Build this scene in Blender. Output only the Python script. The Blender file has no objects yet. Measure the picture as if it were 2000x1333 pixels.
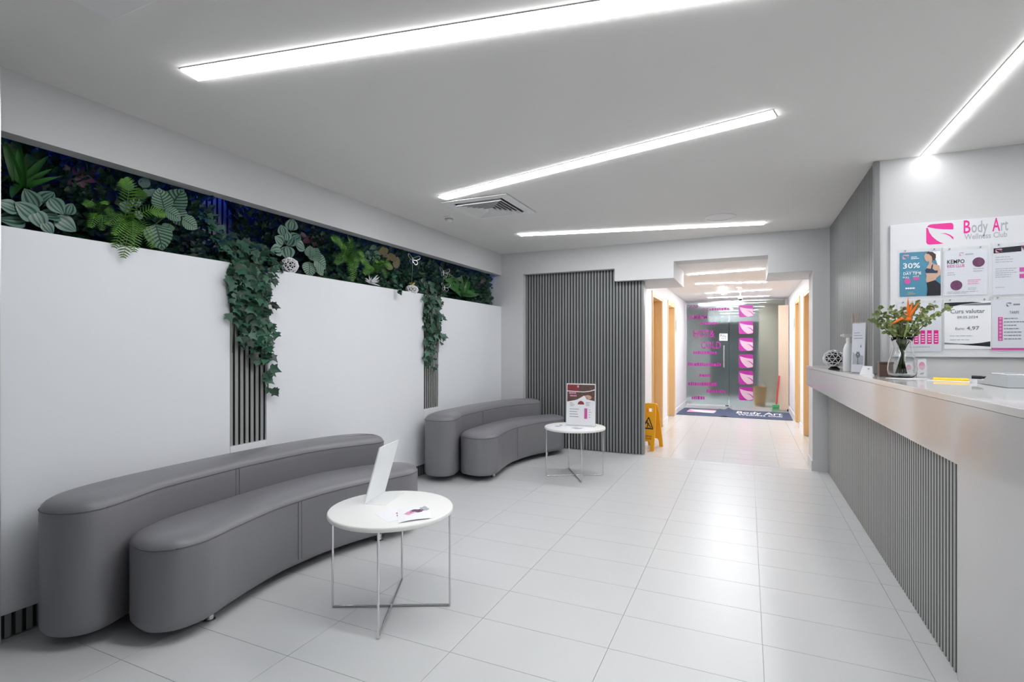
import bpy, bmesh, math, random
from mathutils import Vector, Matrix
random.seed(7)
PI = math.pi
S = bpy.context.scene
COL = S.collection

# ------------------------------------------------------------------ camera
FPX, CX, HY, H = 1018.0, 1000.0, 678.0, 1.36
YAW = math.atan2(461.0, FPX)
cam = bpy.data.cameras.new('camera'); camo = bpy.data.objects.new('camera', cam); COL.objects.link(camo)
cam.sensor_width = 36.0; cam.lens = FPX/2000.0*36.0
cam.shift_y = (HY-666.5)/2000.0
cam.clip_start = 0.05
camo.location = (0, 0, H); camo.rotation_euler = (PI/2, 0, YAW)
S.camera = camo
# ------------------------------------------------------------------ world and exposure
W = bpy.data.worlds.new('world'); S.world = W; W.use_nodes = True
W.node_tree.nodes['Background'].inputs[0].default_value = (0.75, 0.8, 0.9, 1)
W.node_tree.nodes['Background'].inputs[1].default_value = 0.3
S.view_settings.view_transform = 'Standard'; S.view_settings.look = 'None'
S.view_settings.gamma = 1.0; S.view_settings.exposure = 0.14
S.view_settings.use_curve_mapping = False
LED = 29.0            # radiance of the white ceiling strips
HALL_LED = 72.0
CYC = S.cycles
CYC.max_bounces = 10; CYC.diffuse_bounces = 6; CYC.glossy_bounces = 4; CYC.transmission_bounces = 8
CYC.caustics_reflective = False; CYC.caustics_refractive = False

# ------------------------------------------------------------------ reference-frame helpers (pixel of the photo -> point on a plane of the room)
FW = (-math.sin(YAW), math.cos(YAW)); RT = (math.cos(YAW), math.sin(YAW))
def ray(u, v):
    p = (u-CX)/FPX
    return (FW[0]+p*RT[0], FW[1]+p*RT[1], (HY-v)/FPX)
def onz(u, v, z): d = ray(u, v); t = (z-H)/d[2]; return Vector((d[0]*t, d[1]*t, z))
def onx(u, v, x): d = ray(u, v); t = x/d[0]; return Vector((x, d[1]*t, H+d[2]*t))
def ony(u, v, y): d = ray(u, v); t = y/d[1]; return Vector((d[0]*t, y, H+d[2]*t))

# ------------------------------------------------------------------ materials
MATS = {}
def mat(name, col, rough=0.5, metal=0.0, spec=0.5, coat=0.0, coatr=0.05, trans=0.0, ior=1.45, emit=None, estr=0.0,
        noise=0.0, nscale=8.0, bump=0.0, bscale=200.0, sheen=0.0, stretch=None, alpha=1.0, vary=0.0):
    m = bpy.data.materials.new(name); m.use_nodes = True; MATS[name] = m
    nt = m.node_tree; b = nt.nodes['Principled BSDF']
    b.inputs['Base Color'].default_value = (*col, 1); b.inputs['Roughness'].default_value = rough
    b.inputs['Metallic'].default_value = metal; b.inputs['Specular IOR Level'].default_value = spec
    b.inputs['Coat Weight'].default_value = coat; b.inputs['Coat Roughness'].default_value = coatr
    b.inputs['Transmission Weight'].default_value = trans; b.inputs['IOR'].default_value = ior
    b.inputs['Sheen Weight'].default_value = sheen; b.inputs['Alpha'].default_value = alpha
    if emit: b.inputs['Emission Color'].default_value = (*emit, 1); b.inputs['Emission Strength'].default_value = estr
    tc = None
    if noise or bump:
        tc = nt.nodes.new('ShaderNodeTexCoord'); mp = nt.nodes.new('ShaderNodeMapping'); nt.links.new(tc.outputs['Object'], mp.inputs[0])
        if stretch: mp.inputs['Scale'].default_value = stretch
    if noise:
        n = nt.nodes.new('ShaderNodeTexNoise'); n.inputs['Scale'].default_value = nscale; n.inputs['Detail'].default_value = 4
        nt.links.new(mp.outputs[0], n.inputs['Vector'])
        r = nt.nodes.new('ShaderNodeMix'); r.data_type = 'RGBA'
        r.inputs[6].default_value = (*[c*(1-noise) for c in col], 1); r.inputs[7].default_value = (*[min(1, c*(1+noise)) for c in col], 1)
        nt.links.new(n.outputs['Fac'], r.inputs[0]); nt.links.new(r.outputs[2], b.inputs['Base Color'])
    if bump:
        n = nt.nodes.new('ShaderNodeTexNoise'); n.inputs['Scale'].default_value = bscale; n.inputs['Detail'].default_value = 3
        nt.links.new(mp.outputs[0], n.inputs['Vector'])
        bp = nt.nodes.new('ShaderNodeBump'); bp.inputs['Strength'].default_value = bump; bp.inputs['Distance'].default_value = 0.002
        nt.links.new(n.outputs['Fac'], bp.inputs['Height']); nt.links.new(bp.outputs[0], b.inputs['Normal'])
    if vary:
        oi = nt.nodes.new('ShaderNodeObjectInfo'); hs = nt.nodes.new('ShaderNodeHueSaturation'); hs.inputs['Color'].default_value = (*col, 1)
        mr = nt.nodes.new('ShaderNodeMapRange'); mr.inputs[3].default_value = 1-vary; mr.inputs[4].default_value = 1+vary
        nt.links.new(oi.outputs['Random'], mr.inputs[0]); nt.links.new(mr.outputs[0], hs.inputs['Value']); nt.links.new(hs.outputs[0], b.inputs['Base Color'])
    return m
mat('wall_white', (0.70, 0.70, 0.72), 0.65, noise=0.015, nscale=1.5)
mat('bounce_dark', (0.03, 0.035, 0.045), 0.15)  # unseen front wall, darkened to cut light bounced onto the near ceiling
mat('board_white', (0.74, 0.75, 0.78), 0.45)
mat('wall_grey', (0.61, 0.615, 0.62), 0.7, noise=0.015, nscale=1.5)
mat('ceiling_paint', (0.79, 0.775, 0.755), 0.8, noise=0.01, nscale=1.2)
mat('hall_paint', (0.80, 0.80, 0.82), 0.6, noise=0.01)
mat('panel_white', (0.80, 0.82, 0.85), 0.45, noise=0.01, nscale=1.3)
mat('grout', (0.505, 0.51, 0.515), 0.7)
mat('tile', (0.61, 0.62, 0.625), 0.33, spec=0.45, noise=0.02, nscale=2.5, vary=0.0)
mat('hall_tile', (0.66, 0.665, 0.67), 0.22, noise=0.03, nscale=5)
mat('slat', (0.245, 0.255, 0.255), 0.42, spec=0.5, noise=0.12, nscale=30, stretch=(1, 1, 0.03))
mat('slat_side', (0.045, 0.046, 0.047), 0.6)
mat('slat_back', (0.035, 0.036, 0.038), 0.8)
mat('slat_lit', (0.33, 0.335, 0.325), 0.42, noise=0.10, nscale=30, stretch=(1, 1, 0.03))  # slat tone lifted for stronger light on the left wall; desk shares it
mat('leather', (0.20, 0.198, 0.214), 0.36, spec=0.5, bump=0.10, bscale=420, noise=0.05, nscale=3)
mat('seam', (0.12, 0.118, 0.125), 0.6)
mat('chrome', (0.75, 0.75, 0.77), 0.12, metal=1.0)
mat('steel', (0.62, 0.62, 0.62), 0.28, metal=1.0)
mat('dark_metal', (0.12, 0.12, 0.13), 0.35, metal=0.8)
mat('table_white', (0.86, 0.86, 0.84), 0.35, noise=0.01)
mat('desk_gloss', (0.50, 0.495, 0.49), 0.22, spec=0.6, coat=0.8, coatr=0.06, noise=0.02, nscale=2)
mat('desk_top', (0.60, 0.59, 0.57), 0.18, spec=0.6, coat=0.6, coatr=0.05)
mat('led', (1, 1, 1), 0.5, emit=(0.98, 0.985, 1.0), estr=LED)
mat('led_desk', (1, 1, 1), 0.5, emit=(0.98, 0.985, 1.0), estr=19.0)
mat('led_staff', (1, 1, 1), 0.5, emit=(0.97, 0.985, 1.0), estr=60.0)
mat('led_hall', (1, 1, 1), 0.5, emit=(0.95, 0.97, 1.0), estr=HALL_LED)
mat('led_blue', (0.1, 0.2, 1), 0.5, emit=(0.03, 0.10, 1.0), estr=5.0)
mat('alu', (0.72, 0.72, 0.73), 0.35, metal=0.9)
mat('vent_white', (0.82, 0.82, 0.82), 0.45)
mat('terminal_grey', (0.44, 0.47, 0.50), 0.4)
mat('vent_dark', (0.03, 0.03, 0.035), 0.7)
mat('plastic_white', (0.85, 0.85, 0.85), 0.4)
mat('wood_door', (0.62, 0.36, 0.12), 0.4, noise=0.18, nscale=14, stretch=(6, 6, 0.35))
mat('wood_pale_lit', (0.66, 0.52, 0.40), 0.45, noise=0.12, nscale=14, stretch=(6, 6, 0.35))  # door wood paled to stand for overexposure; also the pale board
mat('wood_frame', (0.72, 0.50, 0.26), 0.4, noise=0.1, nscale=14, stretch=(6, 6, 0.35))
mat('paper', (0.86, 0.87, 0.90), 0.6)
mat('paper_cool', (0.70, 0.72, 0.78), 0.55)
mat('acrylic', (0.9, 0.92, 0.94), 0.05, alpha=0.22)
mat('acrylic_white', (0.88, 0.90, 0.92), 0.15, coat=0.5)
mat('glass_clear', (0.97, 0.99, 0.98), 0.0, trans=1.0, ior=1.45)
mat('magenta', (0.80, 0.015, 0.30), 0.45)
mat('magenta_soft', (0.62, 0.10, 0.38), 0.5)
mat('magenta_film', (0.42, 0.025, 0.30), 0.35)
mat('film_pale', (0.66, 0.46, 0.56), 0.35)
mat('ink', (0.03, 0.03, 0.04), 0.6)
mat('ink_grey', (0.20, 0.21, 0.25), 0.6)
mat('ink_light', (0.42, 0.44, 0.48), 0.6)
mat('poster_blue', (0.075, 0.27, 0.40), 0.5, noise=0.15, nscale=9)
mat('print_white', (0.9, 0.92, 0.95), 0.5)
mat('print_navy', (0.02, 0.045, 0.10), 0.5)
mat('print_black', (0.014, 0.015, 0.025), 0.5)
mat('print_skin', (0.62, 0.40, 0.30), 0.5, noise=0.12, nscale=20)
mat('print_hair', (0.06, 0.035, 0.03), 0.5)
mat('print_plum', (0.15, 0.05, 0.12), 0.5, noise=0.6, nscale=60)
mat('print_maroon', (0.28, 0.045, 0.05), 0.5, noise=0.3, nscale=30)
mat('print_brown', (0.13, 0.075, 0.06), 0.5, noise=0.5, nscale=35)
mat('print_pink', (0.75, 0.35, 0.50), 0.5)
mat('gold', (0.65, 0.5, 0.2), 0.5)
mat('yellow', (0.90, 0.42, 0.015), 0.4, spec=0.4)
mat('yellow_pen', (0.95, 0.62, 0.03), 0.35)
mat('mat_blue', (0.075, 0.095, 0.16), 0.95, bump=0.5, bscale=300, noise=0.12, nscale=40)
mat('red', (0.62, 0.03, 0.035), 0.35)
mat('green_plastic', (0.08, 0.42, 0.16), 0.4)
mat('black', (0.012, 0.012, 0.013), 0.4)
mat('white_gloss', (0.86, 0.88, 0.90), 0.2, coat=0.3)
mat('brown_box', (0.16, 0.105, 0.085), 0.5, noise=0.25, nscale=20, stretch=(8, 8, .5))
mat('reed', (0.55, 0.40, 0.30), 0.6)
mat('frosted', (0.62, 0.70, 0.70), 0.30, trans=0.93, ior=1.12, coat=1.0, coatr=0.02)
mat('far_beige', (0.52, 0.45, 0.36), 0.7)
mat('far_grey', (0.35, 0.36, 0.36), 0.7)
mat('far_dark', (0.035, 0.05, 0.055), 0.6)
mat('soil', (0.02, 0.018, 0.015), 0.9)
mat('stem', (0.05, 0.09, 0.03), 0.6)
mat('stem_pale', (0.22, 0.32, 0.10), 0.5)
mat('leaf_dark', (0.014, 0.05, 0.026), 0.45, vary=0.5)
mat('leaf_ivy', (0.024, 0.082, 0.05), 0.42, vary=0.75)
mat('leaf_green', (0.026, 0.12, 0.02), 0.4, vary=0.35)
mat('leaf_fern', (0.075, 0.20, 0.022), 0.5, vary=0.3)
mat('leaf_silver', (0.12, 0.20, 0.18), 0.45, vary=0.3)
mat('leaf_brown', (0.15, 0.12, 0.05), 0.5, vary=0.3)
mat('leaf_plum', (0.06, 0.02, 0.035), 0.45, vary=0.4)
mat('leaf_euc', (0.20, 0.25, 0.10), 0.55, vary=0.35, noise=0.0)
mat('orange', (0.80, 0.19, 0.02), 0.45)
mat('petal_yellow', (0.8, 0.65, 0.12), 0.5)
mat('ceramic', (0.82, 0.82, 0.84), 0.3)

def stripe_mat(name, dark, pale, kind, n):
    """leaf stripes from the leaf's own UV: u runs -1..1 across, v 0..1 base to tip"""
    m = bpy.data.materials.new(name); m.use_nodes = True; MATS[name] = m
    nt = m.node_tree; b = nt.nodes['Principled BSDF']; b.inputs['Roughness'].default_value = 0.4
    uv = nt.nodes.new('ShaderNodeUVMap'); sp = nt.nodes.new('ShaderNodeSeparateXYZ'); nt.links.new(uv.outputs[0], sp.inputs[0])
    def op(o, a, bb):
        x = nt.nodes.new('ShaderNodeMath'); x.operation = o
        for i, t in enumerate((a, bb)):
            if t is None: continue
            if isinstance(t, (int, float)): x.inputs[i].default_value = t
            else: nt.links.new(t, x.inputs[i])
        return x.outputs[0]
    uc = op('SUBTRACT', sp.outputs[0], 0.5); ua = op('ABSOLUTE', op('MULTIPLY', uc, 2.0), None)
    if kind == 'long': ph = op('MULTIPLY', ua, n*PI)
    else: ph = op('MULTIPLY', op('SUBTRACT', sp.outputs[1], op('MULTIPLY', ua, 0.22)), n*2*PI)
    s = op('SINE', ph, None)
    f = op('MULTIPLY', op('ADD', s, 0.55), 1.6)
    cl = nt.nodes.new('ShaderNodeClamp'); nt.links.new(f, cl.inputs[0])
    mid = op('GREATER_THAN', ua, 0.06)
    fac = op('MULTIPLY', cl.outputs[0], mid)
    mx = nt.nodes.new('ShaderNodeMix'); mx.data_type = 'RGBA'; nt.links.new(fac, mx.inputs[0])
    mx.inputs[6].default_value = (*dark, 1); mx.inputs[7].default_value = (*pale, 1)
    nt.links.new(mx.outputs[2], b.inputs['Base Color'])
stripe_mat('leaf_pep', (0.010, 0.05, 0.04), (0.125, 0.24, 0.185), 'long', 3.2)
stripe_mat('leaf_cal', (0.010, 0.045, 0.025), (0.14, 0.26, 0.18), 'pin', 8.0)

# ------------------------------------------------------------------ mesh helpers
def new_obj(name, me, parent=None):
    o = bpy.data.objects.new(name, me); COL.objects.link(o)
    if parent: o.parent = parent
    return o
def wloc(o):
    v = Vector(o.location)
    while o.parent: o = o.parent; v = v + Vector(o.location)
    return v
class MB:
    def __init__(s): s.v = []; s.f = []
    def add(s, vs, fs):
        k = len(s.v); s.v += [tuple(v) for v in vs]; s.f += [tuple(i+k for i in f) for f in fs]; return s
    def box(s, x0, x1, y0, y1, z0, z1):
        return s.add([(x0,y0,z0),(x1,y0,z0),(x1,y1,z0),(x0,y1,z0),(x0,y0,z1),(x1,y0,z1),(x1,y1,z1),(x0,y1,z1)],
                     [(0,3,2,1),(4,5,6,7),(0,1,5,4),(1,2,6,5),(2,3,7,6),(3,0,4,7)])
    def hexa(s, lo, hi):           # two quads (4 points each), joined
        return s.add(list(lo)+list(hi), [(0,3,2,1),(4,5,6,7),(0,1,5,4),(1,2,6,5),(2,3,7,6),(3,0,4,7)])
    def obox(s, c, ax, ay, az):    # oriented box, centre and half axes
        c, ax, ay, az = map(Vector, (c, ax, ay, az))
        return s.hexa([c-ax-ay-az, c+ax-ay-az, c+ax+ay-az, c-ax+ay-az], [c-ax-ay+az, c+ax-ay+az, c+ax+ay+az, c-ax+ay+az])
    def rings(s, rings, cap0=True, cap1=True, closed=True):
        n = len(rings[0]); k = len(s.v)
        for r in rings: s.v += [tuple(p) for p in r]
        for i in range(len(rings)-1):
            for j in range(n if closed else n-1):
                a = k+i*n+j; b = k+i*n+(j+1) % n
                s.f.append((a, b, b+n, a+n))
        if cap0: s.f.append(tuple(k+j for j in reversed(range(n))))
        if cap1: s.f.append(tuple(k+(len(rings)-1)*n+j for j in range(n)))
        return s
    def lathe(s, prof, c=(0,0,0), n=24, cap0=True, cap1=True, sx=1, sy=1):
        return s.rings([[(c[0]+r*sx*math.cos(2*PI*j/n), c[1]+r*sy*math.sin(2*PI*j/n), c[2]+z) for j in range(n)] for r, z in prof], cap0, cap1)
    def tube(s, pts, r, n=8, caps=True):
        pts = [Vector(p) for p in pts]; rs = r if isinstance(r, (list, tuple)) else [r]*len(pts)
        out = []; up = None
        for i, p in enumerate(pts):
            d = (pts[min(i+1, len(pts)-1)]-pts[max(i-1, 0)]).normalized()
            if up is None: up = d.orthogonal().normalized()
            up = (up-d*up.dot(d)).normalized(); q = d.cross(up)
            out.append([p+(up*math.cos(2*PI*j/n)+q*math.sin(2*PI*j/n))*rs[i] for j in range(n)])
        return s.rings(out, caps, caps)
    def build(s, name, m, parent=None, smooth=False, bevel=0.0, local=False, fix=False):
        off = wloc(parent) if parent and not local else Vector((0,0,0))
        me = bpy.data.meshes.new(name)
        me.from_pydata([(x-off.x, y-off.y, z-off.z) for x, y, z in s.v], [], s.f)
        if smooth: me.shade_smooth() if hasattr(me, 'shade_smooth') else None
        if fix:
            b = bmesh.new(); b.from_mesh(me); bmesh.ops.recalc_face_normals(b, faces=b.faces); b.to_mesh(me); b.free()
        if bevel:
            b = bmesh.new(); b.from_mesh(me)
            bmesh.ops.bevel(b, geom=list(b.edges), offset=bevel, segments=2, affect='EDGES', profile=0.6)
            b.to_mesh(me); b.free()
        if smooth == 'auto':
            me.set_sharp_from_angle(angle=math.radians(40))
        me.materials.append(MATS[m]); me.update()
        o = new_obj(name, me, parent)
        if parent and name.split('.')[0] in ('lettering', 'text_lines', 'sign_lettering', 'foliage'): o['kind'] = 'stuff'
        return o
def tag(o, label, cat, group=None):
    o['label'] = label; o['category'] = cat
    if group: o['group'] = group
    return o
def struct(o, kind='structure'): o['kind'] = kind; return o
def thing(name, label, cat, loc, group=None):
    o = bpy.data.objects.new(name, None); COL.objects.link(o); o.location = loc; o.empty_display_size = .1
    return tag(o, label, cat, group)
def spline(pts, n=6, closed=True):
    out = []; N = len(pts)
    for i in range(N if closed else N-1):
        if closed: p0, p1, p2, p3 = pts[i-1], pts[i], pts[(i+1) % N], pts[(i+2) % N]
        else: p0, p1, p2, p3 = pts[max(i-1,0)], pts[i], pts[i+1], pts[min(i+2,N-1)]
        for k in range(n):
            t = k/n; t2 = t*t; t3 = t2*t
            out.append(tuple(.5*((2*b)+(-a+c)*t+(2*a-5*b+4*c-d)*t2+(-a+3*b-3*c+d)*t3) for a, b, c, d in zip(p0, p1, p2, p3)))
    if not closed: out.append(tuple(pts[-1]))
    return out
def inset(poly, d):
    n = len(poly); out = []
    A = sum(poly[i][0]*poly[(i+1) % n][1]-poly[(i+1) % n][0]*poly[i][1] for i in range(n))
    sgn = 1 if A > 0 else -1
    for i in range(n):
        a = Vector(poly[i-2]); b = Vector(poly[(i+2) % n]); t = (b-a).normalized()
        nr = Vector((-t.y, t.x))*sgn
        out.append((poly[i][0]+nr.x*d, poly[i][1]+nr.y*d))
    return out
# flat print on a plane: frame of origin, right, up, normal
class Frame:
    def __init__(s, o, r, u): s.o = Vector(o); s.r = Vector(r); s.u = Vector(u); s.n = s.r.normalized().cross(s.u.normalized())
    def at(s, a, b, k=1): return s.o+s.r*a+s.u*b+s.n*(0.0007*k)
TXT = {}
def text_data(st):
    if st in TXT: return TXT[st]
    c = bpy.data.curves.new('t', 'FONT'); c.body = st; c.resolution_u = 2; c.offset = 0.014
    o = bpy.data.objects.new('t', c); COL.objects.link(o)
    bpy.context.view_layer.update()
    me = bpy.data.meshes.new_from_object(o.evaluated_get(bpy.context.evaluated_depsgraph_get()))
    vs = [(v.co.x, v.co.y) for v in me.vertices]; fs = [tuple(p.vertices) for p in me.polygons]
    bpy.data.objects.remove(o); bpy.data.curves.remove(c); bpy.data.meshes.remove(me)
    x0 = min(v[0] for v in vs); x1 = max(v[0] for v in vs); y1 = max(v[1] for v in vs)
    cap = 0.69 if y1 < .9 else y1
    TXT[st] = ([((x-x0)/(x1-x0), y/cap) for x, y in vs], fs, (x1-x0)/cap); return TXT[st]
def ptext(mb, fr, st, a, b, h, w=None, k=2):
    vs, fs, asp = text_data(st); w = w if w else asp*h
    mb.add([fr.at(a+x*w, b+y*h, k) for x, y in vs], fs)
def prect(mb, fr, a0, b0, a1, b1, k=1): mb.add([fr.at(a0,b0,k), fr.at(a1,b0,k), fr.at(a1,b1,k), fr.at(a0,b1,k)], [(0,1,2,3)])
def ppoly(mb, fr, pts, k=1): mb.add([fr.at(x, y, k) for x, y in pts], [tuple(range(len(pts)))])
def pell(mb, fr, a, b, ra, rb, k=1, n=24): ppoly(mb, fr, [(a+ra*math.cos(2*PI*i/n), b+rb*math.sin(2*PI*i/n)) for i in range(n)], k)
def plines(mb, fr, a, b, w, n, gap, h, k=2, seed=0):
    rg = random.Random(seed)
    for i in range(n):
        x = a; end = a+w*(0.55+0.45*rg.random())
        while x < end:
            l = w*(.06+.14*rg.random()); prect(mb, fr, x, b-i*gap, min(x+l, end), b-i*gap+h, k); x += l+w*.025
LOGO_A = [(.03,.88),(.07,.95),(.14,.99),(.2,1),(.9,1),(.97,.97),(1,.88),(1,.67),(.85,.685),(.6,.715),(.35,.77),(.18,.83),(.08,.87)]
LOGO_B = [(0,.84),(.055,.84),(.12,.6),(.22,.4),(.38,.2),(.55,.06),(.65,.015),(.5,0),(.12,0),(.04,.03),(0,.12)]
LOGO_C = [(.5,.53),(.7,.475),(.86,.36),(1,.17),(1,.29),(.88,.42),(.72,.51)]
LOGO_LEAF = [(.06,.85),(.18,.82),(.35,.765),(.6,.71),(.85,.68),(.99,.66),(.99,.12),(.9,.06),(.66,.02),(.55,.06),(.38,.2),(.22,.4),(.12,.6)]
def plogo(mb, fr, a, b, w, h, k=2):
    for P in (LOGO_A, LOGO_B, LOGO_C): ppoly(mb, fr, [(a+x*w, b+y*h) for x, y in P], k)

# ------------------------------------------------------------------ the room shell
XL, YE, ZC, ZH = -3.14, 6.57, 2.655, 2.42
ZT, ZS = 1.922, 2.36            # top of the white panels, underside of the soffit
floor = struct(MB().box(-3.6, 2.9, -1.75, 16, -.08, -.004).build('floor', 'grout'))
TM = {}
def slab_mesh(w, d, m):
    k = (round(w, 3), round(d, 3), m)
    if k not in TM:
        o = MB().box(-w/2, w/2, -d/2, d/2, -.004, 0).build('tile', m); TM[k] = o.data; bpy.data.objects.remove(o)
    return TM[k]
def tile(x0, x1, y0, y1, m, g=.0022):
    o = new_obj('tile', slab_mesh(x1-x0-g, y1-y0-g, m), floor); o.location = ((x0+x1)/2, (y0+y1)/2, 0)
xs = [-3.148]+[.06+.635*k for k in range(-5, 3)]
ys = [2.0+.319*k for k in range(-7, 15)]+[6.60]
for i in range(len(xs)-1):
    for j in range(len(ys)-1): tile(xs[i], xs[i+1], ys[j], ys[j+1], 'tile')
hx = [-1.33]+[.023+.30*k for k in range(-4, 3)]+[.79]
hy = [6.60+.30*k for k in range(0, 15)]
for i in range(len(hx)-1):
    for j in range(len(hy)-1): tile(hx[i], hx[i+1], hy[j], hy[j+1], 'hall_tile', .002)
MB().box(-1.33, .79, hy[-1], 16, -.004, 0).build('hall_floor_surface', 'hall_tile', floor)
MB().box(-3.148, 2.8, -1.7, ys[0], -.004, 0).build('entrance_floor_surface', 'tile', floor)

ceil = struct(MB().box(-3.6, 2.9, -1.75, 6.6, ZC, ZC+.1).build('ceiling', 'ceiling_paint'))
struct(MB().box(-1.6, 1.0, 6.85, 16, ZH, ZH+.1).build('ceiling_hall', 'ceiling_paint'))
struct(MB().box(XL, -2.3, .35, 1.072, ZC-.014, ZC).build('trim_1', 'ceiling_paint'))

SM = {}
def slat_mesh(L, m, w=.0285, d=.012):
    k = (round(L, 3), m, w)
    if k not in SM:
        c = .0045
        prof = [(-w/2, 0), (w/2, 0), (w/2, d-c), (w/2-c*.4, d-c*.4), (w/2-c, d), (-w/2+c, d), (-w/2+c*.4, d-c*.4), (-w/2, d-c)]
        o = MB().rings([[(x, -y, 0) for x, y in prof], [(x, -y, L) for x, y in prof]]).build('slat', m)
        o.data.materials.append(MATS['slat_side'])
        for pi in (1, 2, 6, 7): o.data.polygons[pi].material_index = 1
        SM[k] = o.data; bpy.data.objects.remove(o)
    return SM[k]
def slat(parent, x, y, z, L, m, rz=0):
    o = new_obj('slat', slat_mesh(L, m), parent); o.location = Vector((x, y, z))-wloc(parent); o.rotation_euler = (0, 0, rz); return o
PITCH = .0405

# left wall: carcass, planting recess, soffit, white panels with slatted gaps
wl = MB()
wl.box(-3.6, -3.5, -1.75, YE, 0, ZC); wl.box(-3.5, XL-.036, -1.75, YE, 0, 1.86)
wall_left = struct(wl.build('wall_left', 'slat_back'))
MB().box(XL-.10, XL, -1.75, YE, ZS, ZC).build('soffit', 'wall_grey', wall_left)
MB().box(-3.5, XL-.10, YE-.004, YE, 1.86, ZC).build('recess_end', 'wall_grey', wall_left)
for y0, y1 in ((-1.7, 2.384), (2.674, 4.659), (4.95, YE)):
    MB().box(XL-.018, XL, y0, y1, .115, ZT).build('panel', 'panel_white', wall_left, bevel=.0015)
for y0, y1 in ((2.384, 2.674), (4.659, 4.95)):
    MB().box(XL-.02, XL+.0015, y0+.002, y1-.002, .115, .695).build('infill_panel', 'white_gloss', wall_left)
    n = int((y1-y0)/PITCH)
    for k in range(n):
        slat(wall_left, XL-.026, y0+.022+k*PITCH, .695, ZT-.695, 'slat_lit', PI/2)
    for k in range(n): slat(wall_left, -3.498, y0+.022+k*PITCH, 1.87, .75, 'slat_lit', PI/2)
bb = struct(MB().box(XL-.036, XL-.024, -1.7, YE, 0, .115).build('baseboard_left', 'slat_back'))
y = .6
while y < YE-.02: slat(bb, XL-.024, y, .001, .112, 'slat', PI/2); y += PITCH
struct(MB().box(XL+.001, XL+.03, 1.135, 1.206, 0, ZC-.014).build('trim_2', 'alu'))

# back wall: end wall, stepped header and pillar
wb = MB()
wb.box(-3.6, -2.81, YE, 6.76, 0, ZC); wb.box(-2.81, -1.545, YE, 6.9, 2.355, ZC); wb.box(-1.545, -.822, YE, 7.65, 2.197, ZC)
wb.box(-.822, .208, YE, 6.86, 2.40, ZC); wb.box(.208, .815, YE, 7.40, 2.197, ZC); wb.box(.645, .815, YE, 6.95, 0, 2.197)
wall_back = struct(wb.build('wall_back', 'wall_grey'))
struct(MB().box(.633, .815, YE-.012, 6.962, 0, .11).build('baseboard_pillar', 'wall_grey', bevel=.003))
# slatted partition
wp = struct(MB().box(-2.81, -1.215, 6.676, 6.75, 0, 2.197).box(-2.81, -1.545, 6.676, 6.75, 2.197, 2.355).build('wall_partition', 'slat_back'))
x = -2.79
while x < -1.235:
    slat(wp, x, 6.676, .004, (2.35 if x < -1.57 else 2.19), 'slat'); x += PITCH
MB().box(-1.228, -1.196, 6.658, 6.765, 0, 2.196).build('corner_post', 'slat', wp, bevel=.006)

# right wall: block with slats above the desk and the reception wall facing the room
wr = struct(MB().box(.815, 2.9, 4.365, 6.95, 0, ZC).build('wall_right', 'wall_grey'))
y = 4.415
while y < YE-.02: slat(wr, .815, y, 1.175, ZC-1.18, 'slat', -PI/2); y += PITCH
MB().box(.797, .836, 4.352, 4.392, 1.17, ZC-.002).build('corner_post', 'slat', wr, bevel=.006)
struct(MB().box(2.8, 2.9, -1.75, 4.365, 0, ZC).build('wall_reception_side', 'wall_grey'))
struct(MB().box(-3.6, 2.9, -1.75, -1.65, 0, ZC).build('wall_front', 'bounce_dark'))  # dark surface chosen to lower bounce behind the camera

# hall walls with four doors
def hall_wall(name, xf, xb, doors, y0, y1):
    m = MB(); a = y0; lo, hi = min(xf, xb), max(xf, xb)
    for d0, d1 in doors:
        m.box(lo, hi, a, d0, 0, ZH); m.box(lo, hi, d0, d1, 2.17, ZH); a = d1
    m.box(lo, hi, a, y1, 0, ZH)
    o = struct(m.build(name, 'hall_paint')); s = 1 if xf > xb else -1
    b = MB(); a = y0
    for d0, d1 in list(doors)+[(y1, y1)]:
        e = d0-.055 if d0 < y1 else y1
        if e > a: b.box(min(xf, xf+s*.013), max(xf, xf+s*.013), a, e, 0, .11)
        a = d1+.055
    struct(b.build('baseboard_'+name[5:], 'hall_paint', bevel=.002))
    return o
DL = ((8.12, 9.08), (9.82, 10.70)); DR = ((8.30, 9.14), (9.92, 10.74))
hall_wall('wall_hall_left', -1.33, -1.53, DL, 6.75, 12.9); hall_wall('wall_hall_right', .79, .99, DR, 6.95, 12.9)
def door(n, xf, s, d0, d1, leafm):
    t = bpy.data.objects.new('door_%d' % n, None); COL.objects.link(t); t.location = (xf, (d0+d1)/2, 0); t['kind'] = 'structure'
    xi = xf-s*.16
    def bx(x0, x1): return min(x0, x1), max(x0, x1)
    f = MB()
    for a, b in ((d0, d0+.035), (d1-.035, d1)): f.box(*bx(xf+s*.008, xi), a, b, 0, 2.165)
    f.box(*bx(xf+s*.008, xi), d0+.035, d1-.035, 2.13, 2.165)
    for a, b in ((d0-.05, d0), (d1, d1+.05)): f.box(*bx(xf, xf+s*.014), a, b, 0, 2.215)
    f.box(*bx(xf, xf+s*.014), d0, d1, 2.165, 2.215)
    f.build('door_frame', 'wood_frame', t)
    lf = MB().box(*bx(xi+s*.005, xi+s*.045), d0+.037, d1-.037, .006, 2.128).build('leaf', leafm, t, bevel=.002)
    yh = d0+.1
    h = MB().box(*bx(xi+s*.045, xi+s*.052), yh-.02, yh+.02, .93, 1.15)
    h.tube([(xi+s*.05, yh, 1.06), (xi+s*.095, yh, 1.06), (xi+s*.1, yh+.02, 1.06), (xi+s*.1, yh+.12, 1.06)], .009)
    h.build('door_handle', 'steel', lf, smooth='auto')
door(1, -1.33, 1, *DL[0], 'wood_door'); door(2, -1.33, 1, *DL[1], 'wood_pale_lit')
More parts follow.
